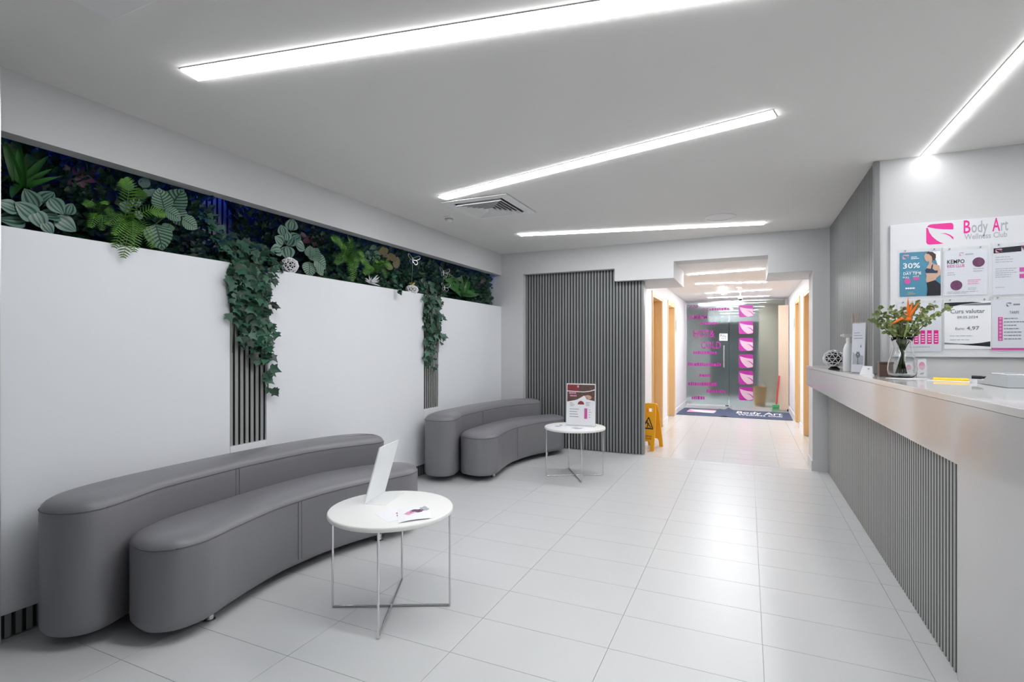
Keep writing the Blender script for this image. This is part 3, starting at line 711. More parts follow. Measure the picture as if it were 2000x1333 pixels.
MB().box(.799, .813, YL, 6.56, 0, .90).build('front_backing', 'slat_back', dk)
y = YL+.025
while y < 6.55: slat(dk, .799, y, .002, .893, 'slat_lit', -PI/2); y += PITCH
MB().box(.86, 1.28, YL+.005, 4.34, .70, .72).build('staff_shelf', 'desk_top', dk)

# ------------------------------------------------------------------ notice board with its sheets
YW = 4.365; YB = 4.34
bd = thing('notice_board', 'white notice board headed by the magenta leaf logo on the reception wall', 'notice board', (1.4, YW, 1.75))
MB().box(.892, 1.98, YB, YW-.0005, 1.293, 2.197).build('board', 'board_white', bd, bevel=.002)
fb = Frame((0, YB, 0), (1, 0, 0), (0, 0, 1))
def BP(u, v): return ony(u, v, YB)
a = BP(1809, 478); b = BP(1862, 434.5); m = MB(); plogo(m, fb, a.x, a.z-.002, b.x-a.x, b.z-a.z, 1); m.build('leaf_logo', 'magenta', bd)
a = BP(1882, 456.5); bb_ = BP(1966, 458); hh = .075
m = MB(); ptext(m, fb, 'B', a.x, a.z+.002, .083, .036, 1); ptext(m, fb, 'A', BP(1938, 455).x, a.z+.002, .083, .039, 1); m.build('lettering', 'magenta', bd)
m = MB(); ptext(m, fb, 'ody', a.x+.040, a.z+.002, .074, .084, 1); ptext(m, fb, 'rt', BP(1938, 455).x+.043, a.z+.002, .074, .036, 1)
ptext(m, fb, 'Wellness Club', a.x+.004, a.z-.040, .034, BP(1967, 457).x-a.x-.004, 1); m.build('lettering', 'ink_light', bd)
# sheets: each its own thing on the board
def sheet(name, label, x0, x1, z0, z1, col, tilt=0.0):
    t = thing(name, label, 'poster', ((x0+x1)/2, YB-.002, z0), 'sheets pinned to the notice board')
    MB().box(x0-.012, x1+.012, YB-.0026, YB-.0008, z0-.012, z1+.022).build('sleeve', 'acrylic', t)
    MB().box(x0, x1, YB-.0040, YB-.0027, z0, z1).build('sheet', col, t)
    for x in (x0+.03, x1-.035): MB().lathe([(.004, 0), (.004, .006), (.0, .007)], (0, 0, 0), 10).build('pin', 'ink_grey', t, local=True).matrix_local = Matrix.Translation(Vector((x, YB-.004, z1+.012))-wloc(t)) @ Matrix.Rotation(PI/2, 4, 'X')
    return t, Frame((x0, YB-.0040, z0), (x1-x0, 0, 0), (0, 0, z1-z0))
def pr(t, nm, m, fn):
    q = MB(); fn(q); return q.build(nm, m, t)
a = BP(1757, 580); b = BP(1837, 489)
t, f = sheet('fitness_poster', 'blue fitness poster with a woman in sportswear, top left of the board', a.x, b.x, a.z, b.z-.003, 'poster_blue')
pr(t, 'leaf_logo', 'print_pink', lambda q: plogo(q, f, .07, .85, .16, .10))
pr(t, 'lettering', 'print_white', lambda q: (ptext(q, f, '30%', .08, .64, .115, .42), ptext(q, f, 'DAY TIME', .09, .49, .06, .44), ptext(q, f, 'FULL', .08, .415, .038, .16), ptext(q, f, 'HOT', .33, .425, .038, .15), plines(q, f, .15, .565, .32, 1, .05, .006, 2, 2), plines(q, f, .14, .165, .36, 1, .05, .035, 2, 3), plines(q, f, .28, .88, .22, 2, .035, .018, 2, 4)))
pr(t, 'lettering', 'gold', lambda q: (plines(q, f, .20, .05, .24, 2, -.035, .012, 2, 9),))
pr(t, 'badge', 'magenta_soft', lambda q: pell(q, f, .19, .345, .08, .068, 2)); pr(t, 'badge', 'magenta_soft', lambda q: pell(q, f, .41, .395, .08, .04, 2))
pr(t, 'backdrop', 'print_white', lambda q: ppoly(q, f, [(.72, .995), (.995, .995), (.995, .55), (.93, .66), (.88, .80)], 2))
pr(t, 'figure_skin', 'print_skin', lambda q: (ppoly(q, f, [(.60, .90), (.64, .96), (.72, .97), (.79, .93), (.80, .82), (.78, .75), (.86, .70), (.97, .67), (.995, .55), (.99, .46), (.90, .40), (.86, .33), (.66, .30), (.64, .35), (.66, .45), (.62, .55), (.66, .64), (.72, .72), (.72, .77), (.66, .77), (.63, .80), (.61, .84)], 3),))
pr(t, 'figure_hair', 'print_hair', lambda q: ppoly(q, f, [(.64, .955), (.70, .99), (.80, .98), (.88, .92), (.88, .84), (.85, .79), (.80, .80), (.78, .88), (.72, .93)], 4))
pr(t, 'figure_top', 'print_navy', lambda q: ppoly(q, f, [(.62, .57), (.66, .62), (.76, .60), (.78, .68), (.82, .72), (.80, .60), (.86, .56), (.93, .56), (.92, .50), (.64, .51)], 4))
pr(t, 'figure_leggings', 'print_black', lambda q: ppoly(q, f, [(.66, .295), (.86, .345), (.995, .25), (.995, .005), (.66, .005), (.68, .15)], 4))
a = BP(1843, 578.5); b = BP(1928, 486)
t, f = sheet('kempo_poster', 'white sheet headed KEMPO with two dark round pictures', a.x, b.x, a.z, b.z, 'paper_cool')
pr(t, 'lettering', 'ink', lambda q: ptext(q, f, 'KEMPO', .08, .71, .085, .40)); pr(t, 'lettering', 'magenta_soft', lambda q: ptext(q, f, 'KIDS CLUB', .08, .625, .06, .40))
pr(t, 'leaf_logo', 'print_pink', lambda q: plogo(q, f, .36, .87, .10, .08)); pr(t, 'picture', 'print_plum', lambda q: pell(q, f, .80, .715, .14, .105, 2)); pr(t, 'picture', 'print_plum', lambda q: pell(q, f, .29, .225, .14, .11, 2))
pr(t, 'text_lines', 'ink_light', lambda q: (plines(q, f, .08, .50, .25, 2, .045, .015, 2, 1), plines(q, f, .68, .565, .25, 2, .05, .018, 2, 2), plines(q, f, .56, .15, .3, 2, .03, .012, 2, 3), plines(q, f, .08, .075, .85, 2, .03, .012, 2, 5), plines(q, f, .50, .885, .22, 1, .03, .03, 2, 5)))
pr(t, 'text_lines', 'print_pink', lambda q: (plines(q, f, .55, .32, .34, 3, .04, .02, 2, 6),))
a = BP(1938, 577); b = BP(2000, 478)
t, f = sheet('notice_sheet', 'white notice with a black banner at the right edge of the board', a.x, a.x+.235, a.z, b.z-.003, 'paper_cool')
pr(t, 'banner', 'print_black', lambda q: ppoly(q, f, [(.02, .86), (.60, .875), (.60, .99), (.02, .965)], 2)); pr(t, 'leaf_logo', 'print_pink', lambda q: plogo(q, f, .06, .875, .14, .075, 3))
pr(t, 'photo', 'print_plum', lambda q: ppoly(q, f, [(.58, .99), (.99, .99), (.99, .55), (.74, .78)], 3)); pr(t, 'photo', 'print_skin', lambda q: ppoly(q, f, [(.64, .93), (.80, .93), (.86, .70), (.76, .78)], 4))
pr(t, 'text_lines', 'ink_light', lambda q: (plines(q, f, .06, .77, .5, 3, .05, .015, 2, 1), plines(q, f, .06, .53, .46, 5, .042, .014, 2, 2), plines(q, f, .06, .15, .3, 1, .04, .012, 2, 3), ptext(q, f, '', 0, 0, 1, 1) if False else None))
for z in (.46, .33): pr(t, 'price_tag', 'magenta_soft', lambda q: prect(q, f, .56, z, .95, z+.085, 3))
a = BP(1753, 687); b = BP(1838, 592)
t, f = sheet('class_poster', 'white poster with people and four magenta columns behind the bouquet', a.x, b.x, a.z, b.z, 'paper_cool')
pr(t, 'leaf_logo', 'print_pink', lambda q: plogo(q, f, .08, .87, .14, .08))
pr(t, 'figure_skin', 'print_skin', lambda q: (pell(q, f, .56, .87, .05, .05, 2), ppoly(q, f, [(.46, .72), (.54, .82), (.60, .82), (.70, .72), (.66, .66), (.50, .66)], 2), pell(q, f, .79, .92, .055, .055, 2)))
pr(t, 'figure_hair', 'print_hair', lambda q: (ppoly(q, f, [(.51, .90), (.56, .94), (.61, .90), (.56, .895)], 3),)); pr(t, 'figure_hair', 'print_hair', lambda q: ppoly(q, f, [(.73, .93), (.79, .99), (.85, .93), (.84, .83), (.82, .90), (.79, .955), (.75, .91)], 3))
pr(t, 'lettering', 'magenta_soft', lambda q: (ptext(q, f, 'US', .08, .58, .07, .12), plines(q, f, .08, .68, .12, 1, .05, .06, 2, 5)))
for i in range(4):
    c = pr(t, 'class_column', 'magenta', lambda q: prect(q, f, .38+i*.15, .16, .485+i*.15, .44, 2))
    pr(t, 'text_lines', 'print_white', lambda q: [prect(q, f, .40+i*.15, .20+j*.05, .465+i*.15, .218+j*.05, 3) for j in range(4)])
pr(t, 'text_lines', 'ink_light', lambda q: plines(q, f, .35, .09, .6, 1, .04, .014, 2, 4))
a = BP(1844, 682); b = BP(1937, 588)
t, f = sheet('exchange_rate_sheet', 'Curs valutar exchange rate sheet with dark wave corners', a.x, b.x-.004, a.z, b.z, 'paper')
pr(t, 'lettering', 'ink_grey', lambda q: (ptext(q, f, 'Curs valutar', .13, .755, .085, .74), ptext(q, f, '09.05.2024', .28, .645, .05, .44), ptext(q, f, 'Euro:', .24, .405, .05, .20), ptext(q, f, '4,97', .48, .40, .075, .27), plines(q, f, .12, .27, .75, 2, .08, .008, 2, 3)))
pr(t, 'wave', 'print_black', lambda q: ppoly(q, f, [(.0, .985), (0, .86), (.15, .90), (.35, .935), (.6, .96), (.8, .97), (.6, .99)], 2)); pr(t, 'wave', 'ink_grey', lambda q: ppoly(q, f, [(.35, .925), (.6, .95), (.99, .965), (.99, .915), (.7, .915)], 2))
pr(t, 'wave', 'print_black', lambda q: ppoly(q, f, [(.98, .16), (.98, .05), (.6, .075), (.3, .10), (.6, .11), (.8, .13)], 2)); pr(t, 'wave', 'ink_grey', lambda q: ppoly(q, f, [(.0, .135), (.3, .115), (.5, .11), (.3, .098), (.0, .10)], 2))
a = BP(1936, 686.5); b = BP(2000, 584)
t, f = sheet('price_list', 'white TARIFE price list with magenta column, bottom right of the board', a.x, a.x+.245, a.z, b.z, 'paper_cool')
pr(t, 'leaf_logo', 'ink_grey', lambda q: plogo(q, f, .30, .86, .10, .075)); pr(t, 'lettering', 'ink_grey', lambda q: ptext(q, f, 'TARIFE', .36, .72, .05, .19))
pr(t, 'price_column', 'magenta_soft', lambda q: prect(q, f, .13, .20, .225, .66, 2)); pr(t, 'footer_band', 'magenta_soft', lambda q: prect(q, f, .0, .02, 1, .065, 2))
pr(t, 'text_lines', 'ink_grey', lambda q: (plines(q, f, .25, .62, .42, 7, .065, .017, 2, 8), plines(q, f, .44, .88, .2, 1, .05, .03, 2, 3)))
pr(t, 'text_lines', 'print_pink', lambda q: [pell(q, f, .178, .63-j*.066, .025, .02, 3, 10) for j in range(7)])

# ------------------------------------------------------------------ things on the counter
def lattice_ball(t, c, rx, ry, rz, th=.013, sub=2):
    b = bmesh.new(); bmesh.ops.create_icosphere(b, subdivisions=sub, radius=1)
    rg = random.Random(3)
    for v in b.verts: v.co *= 1+.08*(rg.random()-.5)
    for v in b.verts: v.co = Vector((v.co.x*rx, v.co.y*ry, v.co.z*rz))
    bmesh.ops.wireframe(b, faces=list(b.faces), thickness=th, use_replace=True, use_even_offset=False)
    me = bpy.data.meshes.new('shell'); b.to_mesh(me); b.free(); me.materials.append(MATS['ceramic'])
    o = new_obj('shell', me, t); o.location = Vector(c)-wloc(t)
    MB().lathe([(.001, -.82), (.5, -.66), (.78, -.3), (.84, 0), (.78, .3), (.5, .66), (.001, .82)], (0, 0, 0), 16).build('core', 'black', t, smooth=True, local=True).matrix_local = Matrix.Translation(Vector(c)-wloc(t)) @ Matrix.Diagonal((rx, ry, rz, 1))
t = thing('lattice_ornament', 'white and black openwork ball ornament at the hall end of the desk', 'ornament', (.69, 5.35, ZD))
lattice_ball(t, (.69, 5.35, ZD+.098), .082, .082, .072); MB().lathe([(.045, .0005), (.045, .01), (.02, .03), (.02, .045)], (.69, 5.35, ZD), 20).build('stand', 'black', t, smooth='auto')
bx_, by_ = .742, 4.97
t = thing('spray_bottle', 'white trigger spray bottle on the desk', 'spray bottle', (bx_, by_, ZD))
MB().lathe([(.036, .001), (.04, .006), (.04, .15), (.038, .18), (.028, .215), (.017, .235), (.015, .262), (.0, .262)], (bx_, by_, ZD), 24).build('bottle', 'white_gloss', t, smooth='auto')
MB().lathe([(.019, .245), (.019, .27), (.014, .275)], (bx_, by_, ZD), 18).build('collar', 'plastic_white', t, smooth='auto')
MB().obox((bx_-.008, by_-.004, ZD+.292), (.034, .012, 0), (-.004, .012, 0), (0, 0, .013)).obox((bx_-.048, by_-.018, ZD+.292), (.008, .003, 0), (-.003, .008, 0), (0, 0, .008)).build('spray_head', 'plastic_white', t, bevel=.003)
MB().hexa([(bx_+.02, by_, ZD+.285), (bx_+.03, by_+.004, ZD+.285), (bx_+.028, by_+.014, ZD+.285), (bx_+.018, by_+.01, ZD+.285)], [(bx_+.035, by_+.002, ZD+.225), (bx_+.042, by_+.006, ZD+.225), (bx_+.04, by_+.014, ZD+.225), (bx_+.033, by_+.01, ZD+.225)]).build('trigger', 'plastic_white', t)
q = (.765, 4.83); t = thing('reed_diffuser', 'black reed diffuser with four pale sticks behind the grey leaflet', 'reed diffuser', (q[0], q[1], ZD))
MB().lathe([(.024, .001), (.026, .004), (.026, .15), (.02, .165), (.011, .175), (.011, .20), (.008, .20), (.008, .17)], (*q, ZD), 20).build('bottle', 'black', t, smooth='auto')
for dx, dy in ((-.012, .055), (-.005, .03), (.006, -.02), (.016, -.05)):
    MB().tube([(q[0]+dx*.1, q[1]+dy*.1, ZD+.02), (q[0]+dx, q[1]+dy, ZD+.46)], .003, 6).build('reed', 'reed', t)
# leaflet frame
p0 = Vector((.722, 4.72, ZD)); p1 = Vector((.79, 4.60, ZD)); rr = p1-p0; uu = Vector((.012, .006, .385))
t = thing('leaflet_stand', 'grey leaflet with a flower picture in an acrylic stand on the desk', 'leaflet stand', (.755, 4.66, ZD))
nn = rr.normalized().cross(uu.normalized()); 
MB().hexa([p0+nn*.004, p1+nn*.004, p1, p0], [p0+nn*.004+uu, p1+nn*.004+uu, p1+uu, p0+uu]).build('acrylic_plate', 'acrylic', t)
nh = Vector((nn.x, nn.y, 0)); MB().hexa([p0+nh*.05, p1+nh*.05, p1-nh*.01, p0-nh*.01], [p0+nh*.05+zz, p1+nh*.05+zz, p1-nh*.01+zz, p0-nh*.01+zz]).build('foot', 'acrylic', t)
f = Frame(p0+nn*.0045+rr*.03+uu*.02, rr*.94, uu*.96)
pr(t, 'leaflet', 'paper_cool', lambda q: q.hexa([f.at(0,0,0), f.at(1,0,0), f.at(1,0,1), f.at(0,0,1)], [f.at(0,1,0), f.at(1,1,0), f.at(1,1,1), f.at(0,1,1)]))
pr(t, 'picture', 'ink_light', lambda q: ppoly(q, f, [(.08, .16), (.92, .16), (.92, .34), (.35, .36), (.08, .42)], 2)); pr(t, 'text_lines', 'ink_grey', lambda q: plines(q, f, .15, .80, .7, 3, .055, .012, 2, 4))
pr(t, 'flower', 'ink_grey', lambda q: [pell(q, f, .5+.11*math.cos(i*PI/3), .36+.04*math.sin(i*PI/3), .07, .028, 3, 10) for i in range(6)])['kind'] = 'stuff'
pr(t, 'flower_stem', 'ink_grey', lambda q: ppoly(q, f, [(.47, .32), (.53, .32), (.55, .18), (.72, .21), (.55, .16), (.46, .17)], 3)); pr(t, 'butterfly', 'ink', lambda q: ppoly(q, f, [(.66, .58), (.70, .53), (.75, .58), (.73, .51), (.69, .505)], 3))
t = thing('card_holder', 'small white wedge card stand in front of the grey leaflet', 'card stand', (.79, 4.42, ZD))
c0 = Vector((.738, 4.50, ZD)); c1 = Vector((.805, 4.375, ZD)); r2 = c1-c0; back = Vector((.045, .024, 0))
m = MB(); m.add([c0, c1, c1+back, c0+back, c0+back*.55+Vector((0,0,.062)), c1+back*.55+Vector((0,0,.062))], [(0, 1, 5, 4), (1, 2, 5), (2, 3, 4, 5), (3, 0, 4), (0, 3, 2, 1)]); m.build('wedge', 'paper', t)
f = Frame(c0, r2, back*.55+Vector((0,0,.062))); pr(t, 'lettering', 'ink_grey', lambda q: plines(q, f, .42, .62, .2, 1, .1, .1, 2, 1))
# brown box and acrylic leaflet trays around the vase
t = thing('brown_box', 'small brown wood-look box left of the vase', 'box', (.845, 4.28, ZD))
MB().box(.812, .888, 4.25, 4.32, ZD+.0005, ZD+.085).build('body', 'brown_box', t, bevel=.003); MB().box(.809, .891, 4.247, 4.323, ZD+.0855, ZD+.098).build('lid', 'brown_box', t, bevel=.003)
for (x0, x1, y0, y1, h2, lab, mm) in ((.955, 1.012, 4.272, 4.30, .10, 'clear leaflet tray with pink cards behind the vase', 'print_pink'), (1.02, 1.075, 4.25, 4.285, .125, 'clear leaflet tray with a pink flyer right of the vase', 'paper')):
    t = thing('leaflet_tray', lab, 'leaflet tray', ((x0+x1)/2, (y0+y1)/2, ZD), 'leaflet trays beside the vase')
    MB().box(x0, x1, y1-.003, y1, ZD+.0005, ZD+h2).box(x0, x1, y0, y0+.003, ZD+.0005, ZD+h2*.6).box(x0, x1, y0+.003, y1-.003, ZD+.0005, ZD+.004).build('tray', 'acrylic', t)
    MB().box(x0+.004, x1-.004, y0+.008, y1-.008, ZD+.005, ZD+h2-.008).build('leaflets', 'paper', t)
    f = Frame((x0+.004, y0+.008, ZD+.005), (x1-x0-.008, 0, 0), (0, 0, h2-.013)); pr(t, 'picture', 'print_pink', lambda q: pell(q, f, .5, .62, .36, .24, 1)); pr(t, 'picture', 'ink_grey', lambda q: ppoly(q, f, [(.2, .12), (.6, .10), (.8, .24), (.4, .2)], 1))
# vase and bouquet
vx, vy = .905, 4.10
t = thing('glass_vase', 'clear round glass vase holding the bouquet on the desk', 'vase', (vx, vy, ZD))
pr_ = [(.055, .001), (.075, .02), (.081, .06), (.075, .11), (.058, .165), (.05, .20), (.054, .235), (.066, .262)]
MB().lathe(pr_+[(.063, .262), (.051, .235), (.047, .20), (.055, .165), (.072, .11), (.078, .06), (.072, .022), (.05, .008)], (vx, vy, ZD), 40, True, True).build('glass_body', 'glass_clear', t, smooth=True, fix=True)
bq = thing('bouquet', 'eucalyptus bouquet with an orange strelitzia bloom in the vase', 'bouquet', (vx, vy, ZD+.02))
def leafpoly(m, base, d, n, L, wd):
    d = d.normalized(); s = d.cross(n).normalized(); n = s.cross(d)
    P = [base, base+d*L*.35+s*wd*.5, base+d*L*.75+s*wd*.42, base+d*L, base+d*L*.75-s*wd*.42, base+d*L*.35-s*wd*.5]
    c = base+d*L*.5-n*wd*.12
    m.add([*P, c], [(0, 1, 6), (1, 2, 6), (2, 3, 6), (3, 4, 6), (4, 5, 6), (5, 0, 6)])
rg = random.Random(11)
tips = [(-.15, -.02, .50), (-.125, .03, .57), (-.07, -.06, .55), (-.02, -.07, .47), (.04, -.05, .56), (.10, -.03, .52), (.165, .02, .58), (.24, 0, .545), (.14, -.06, .47), (-.10, -.08, .43), (.02, .06, .54), (-.17, .0, .44), (.08, .05, .6), (-.04, .03, .42)]
for i, (dx, dy, dz) in enumerate(tips):
    b0 = Vector((vx-dx*.14, vy-dy*.14, ZD+.025)); nk = Vector((vx+dx*.10, vy+dy*.10, ZD+.21)); tp = Vector((vx+dx, min(vy+dy, 4.30), ZD+.06+dz*.70))
    pts_ = spline([b0, nk, nk.lerp(tp, .5)+Vector((0, 0, .03)), tp], 5, False)
    s_ = MB().tube(pts_, [.0045-.0032*k/(len(pts_)-1) for k in range(len(pts_))], 6).build('stem', 'stem_pale' if i % 3 == 0 else 'stem', bq, smooth=True)
    m = MB()
    for k in range(7, len(pts_)):
        for rep in range(3):
            p = Vector(pts_[k]); d = Vector((rg.uniform(-1, 1), rg.uniform(-1, .4), rg.uniform(-.5, 1)))
            leafpoly(m, p, d, Vector((rg.uniform(-.5, .5), -1, rg.uniform(-.3, .6))), rg.uniform(.022, .038), rg.uniform(.016, .026))
    m.build('foliage', 'leaf_euc', s_)
c = Vector((vx+.02, vy-.06, ZD+.375))
MB().tube([(vx, vy, ZD+.03), (vx+.004, vy-.02, ZD+.25), c], [.008, .007, .006], 8).build('stem', 'stem_pale', bq, smooth=True)
m = MB(); m.tube([c+Vector((.012, 0, .0)), c+Vector((-.04, -.01, .005)), c+Vector((-.115, -.02, -.045))], [.012, .011, .001], 8); m.build('bract', 'orange', bq, smooth=True)
for dx, dz, w in ((-.005, .145, .016), (.02, .12, .014), (.045, .105, .011), (.06, .12, .009), (-.03, .05, .013), (-.06, .015, .012), (.03, .075, .015)):
    d = Vector((dx, -.01, dz)); n_ = Vector((0, -1, 0)); s = d.normalized().cross(n_).normalized()*w*.6
    MB().add([c, c+d*.4+s, c+d, c+d*.4-s, c+d*.45+Vector((0, -.008, 0)), c+d*.45+Vector((0, .006, 0))], [(0, 1, 4), (1, 2, 4), (2, 3, 4), (3, 0, 4), (1, 0, 5), (2, 1, 5), (3, 2, 5), (0, 3, 5)]).build('petal', 'orange', bq)
# papers, marker, pen and terminal
t = tag(MB().hexa([(.80, 4.02, ZD+.0005), (.90, 3.90, ZD+.0005), (1.02, 3.98, ZD+.0005), (.92, 4.10-.02, ZD+.0005)], [(.80, 4.02, ZD+.0025), (.90, 3.90, ZD+.0025), (1.02, 3.98, ZD+.0025), (.92, 4.08, ZD+.0025)]).build('paper_stack', 'paper'), 'white sheets lying on the desk in front of the vase', 'paper')
p0 = Vector((1.005, 3.86, ZD+.010)); p1 = Vector((1.155, 3.80, ZD+.010))
t = thing('yellow_marker', 'yellow marker pen lying on the white sheets', 'marker', (1.08, 3.83, ZD))
tag(MB().hexa([(.96, 3.82, ZD+.0005), (1.13, 3.72, ZD+.0005), (1.19, 3.82, ZD+.0005), (1.03, 3.92, ZD+.0005)], [(.96, 3.82, ZD+.0025), (1.13, 3.72, ZD+.0025), (1.19, 3.82, ZD+.0025), (1.03, 3.92, ZD+.0025)]).build('paper_stack', 'paper'), 'white sheets under the yellow marker on the desk', 'paper')
d = p1-p0; MB().tube([p0, p0+d*.7], .0095, 12).build('barrel', 'yellow_pen', t, smooth='auto'); MB().tube([p0+d*.7, p0+d*.96, p1], [.0102, .0098, .005], 12).build('cap', 'yellow_pen', t, smooth='auto')
t = thing('card_terminal', 'light grey card terminal with sloping front at the right of the desk', 'card terminal', (1.20, 3.45, ZD))
m = MB(); m.rings([[(x, y, ZD+z) for y, z in ((3.30, .001), (3.66, .001), (3.66, .020), (3.58, .022), (3.52, .055), (3.30, .060))] for x in (1.145, 1.25)]); m.build('body', 'terminal_grey', t, bevel=.003)
MB().box(1.155, 1.24, 3.32, 3.50, ZD+.061, ZD+.066).build('lid', 'white_gloss', t, bevel=.001); MB().box(1.17, 1.21, 3.36, 3.42, ZD+.067, ZD+.069).build('button', 'ink_light', t)
t = thing('black_marker', 'short black marker beside the card terminal', 'marker', (1.19, 3.76, ZD)); 
MB().tube([(1.145, 3.735, ZD+.030), (1.185, 3.72, ZD+.030)], .0095, 12).build('barrel', 'black', t, smooth='auto'); MB().tube([(1.185, 3.72, ZD+.030), (1.21, 3.71, ZD+.030)], .0075, 12).build('cap', 'black', t, smooth='auto')
MB().box(1.14, 1.22, 3.70, 3.75, ZD+.0005, ZD+.0205).build('pen_rest', 'paper_cool', t)

# ------------------------------------------------------------------ planting in the left wall recess
LM = {}
def leaf_mesh(kind, m):
    """unit leaf: base at origin, tip at +Y (length 1), faces +Z; UV u across 0..1, v along 0..1"""
    k = (kind, m)
    if k in LM: return LM[k]
    if kind == 'ivy':
        P = [(0, 0), (.16, -.06), (.42, .02), (.34, .22), (.56, .42), (.28, .50), (.16, .66), (0, 1), (-.16, .66), (-.28, .50), (-.56, .42), (-.34, .22), (-.42, .02), (-.16, -.06)]
        vs = [(x, y, .10*abs(x)-.15*y*y) for x, y in P]+[(0, .35, -.06)]
        fs = [(i, (i+1) % 14, 14) for i in range(14)]; uv = None
    else:
        wf, curl, fold, nx, ny = {'ovate': (lambda t: .40*math.sin(PI*t**.75)**.75, .22, .10, 6, 8), 'round': (lambda t: .46*math.sin(PI*t**.9)**.6, .15, .06, 4, 7),
                                  'strap': (lambda t: .085*math.sin(PI*(.12+.88*t)**.9)**.7+.004, .55, .35, 4, 12), 'lance': (lambda t: .15*math.sin(PI*t**.8)**.9+.004, .35, .2, 4, 9)}[kind]
        vs, uv, fs = [], [], []
        for j in range(ny+1):
            t = j/ny; w = max(.002, wf(min(max(t, .0), 1)))
            for i in range(nx+1):
                s = i/nx*2-1
                vs.append((s*w, t, fold*abs(s)*w-curl*t*t+.05*t)); uv.append((i/nx, t))
        for j in range(ny):
            for i in range(nx): a = j*(nx+1)+i; fs.append((a, a+1, a+nx+2, a+nx+1))
    me = bpy.data.meshes.new('leaf'); me.from_pydata(vs, [], fs); me.shade_smooth()
    if uv:
        L = me.uv_layers.new(name='UVMap')
        for lp in me.loops: L.data[lp.index].uv = uv[lp.vertex_index]
    me.materials.append(MATS[m]); LM[k] = me; return me
def leaf(parent, kind, m, base, d, n, L, wide=1.0, name='leaf'):
    d = Vector(d).normalized(); n = Vector(n); x = d.cross(n).normalized(); z = x.cross(d)
    o = new_obj(name, leaf_mesh(kind, m), parent)
    M = Matrix((x, d, z)).transposed().to_4x4(); M.translation = Vector(base)-wloc(parent)
    o.matrix_local = M @ Matrix.Diagonal((L*wide, L, L, 1)); return o
RG = random.Random(21)
def PX(x, y): return (x*.28513, 240+y*.28513)          # crop of the near end of the planting
def PY(x, y): return (450+x*.255, 360+y*.255)          # crop of the far end
def plant_at(name, label, cat, uv, xpl, group=None):
    p = onx(*uv, xpl); return thing(name, label, cat, (p.x, p.y, max(p.z, 1.87))), p
def wall_leaves(t, root, kind, m, specs, xpl, conv, wide=1.0, petiole=True):
    """specs: centre (crop px), length (crop px), heading in degrees in the wall plane (0 = away from viewer, 90 = up)"""
    for (cx, cy, lp, ang) in specs:
        c = onx(*conv(cx, cy), xpl+RG.uniform(-.02, .03)); dep = c.x*FW[0]+c.y*FW[1]
        L = lp*(.28513 if conv is PX else .255)*dep/FPX*1.03
        a = math.radians(ang); d = Vector((.25+RG.uniform(-.1, .1), math.cos(a)*1.25, math.sin(a)))
        d.normalize(); n = Vector((.85, -.45, .30))+Vector((RG.uniform(-.15, .15), RG.uniform(-.2, .2), RG.uniform(-.1, .2)))
        base = c-d*L*.5
        leaf(t, kind, m, base, d, n, L, wide)
        if petiole:
            MB().tube([root, root.lerp(base, .6)+Vector((.02, 0, .02)), base], .003, 5).build('petiole', 'stem', t)
def fern(name, label, root, tips, xpl, conv, m='leaf_fern'):
    r = onx(*conv(*root), xpl-.08); t = thing(name, label, 'fern', (r.x, r.y, max(r.z, 1.87)))
    for (tx, ty) in tips:
        e = onx(*conv(tx, ty), xpl+.03); mid = r.lerp(e, .5)+Vector((.05, 0, .05)); e = e+Vector((.02, 0, 0))
        pts = [Vector(p) for p in spline([r, mid, e], 9, False)]
        mb = MB(); mb.tube(pts, [.003-.002*i/(len(pts)-1) for i in range(len(pts))], 4)
        L = (e-r).length; n = len(pts)
        NP = 21
        for i in range(3, NP):
            s = i/NP; k = min(int(s*(n-1)), n-2); p = pts[k].lerp(pts[k+1], s*(n-1)-k); d = (pts[k+1]-pts[k]).normalized()
            nv = Vector((.8, -.5, .35)); sd = d.cross(nv).normalized()
            w = L*.20*math.sin(PI*min(1, .12+.88*s))**.7+.006
            for q in (-1, 1):
                dd = (sd*q+d*.45).normalized(); b = d*(L/(NP)*.55)
                tip = p+dd*w-nv*w*.15
                mb.add([p-b*.5, p+dd*w*.5-b*.6, tip, p+dd*w*.5+b*.6, p+b*.5], [(0, 1, 2, 3, 4)])
        mb.build('frond', m, t)
    return t
XP = -3.24
# near end, from left to right
r = onx(*PX(150, 470), -3.30); t = thing('strap_leaf_plant', 'plant with long green strap leaves at the far left of the planting', 'plant', (r.x, r.y, 1.9))
for (tx, ty, dx) in ((20, 120, .03), (95, 190, .0), (195, 170, -.03), (45, 330, .05), (280, 262, .04), (310, 385, .06), (330, 470, .07), (40, 540, .08), (-40, 250, .05), (120, 120, -.05)):
    e = onx(*PX(tx, ty), XP+dx); d = e-r; leaf(t, 'strap', 'leaf_green', r, d+Vector((.05, 0, .12)), (.8, -.5, .3), d.length*1.12, 1.1)
root = onx(*PX(250, 640), -3.32); t = thing('watermelon_peperomia', 'striped peperomia at the lower left corner of the planting', 'plant', (root.x, root.y, 1.9))
wall_leaves(t, root, 'ovate', 'leaf_pep', ((88, 660, 150, 185), (190, 605, 150, 140), (215, 520, 130, 120), (322, 505, 110, 60), (390, 570, 115, 300), (345, 632, 125, 185), (452, 692, 135, 320), (478, 590, 85, 80), (270, 662, 125, 290), (60, 570, 120, 160), (330, 720, 90, 300)), XP+.04, PX, 1.1)
root = onx(*PX(950, 560), -3.34); t = thing('silver_leaf_plant', 'small silver-leaved plant beside the bright near fern', 'plant', (root.x, root.y, 1.9))
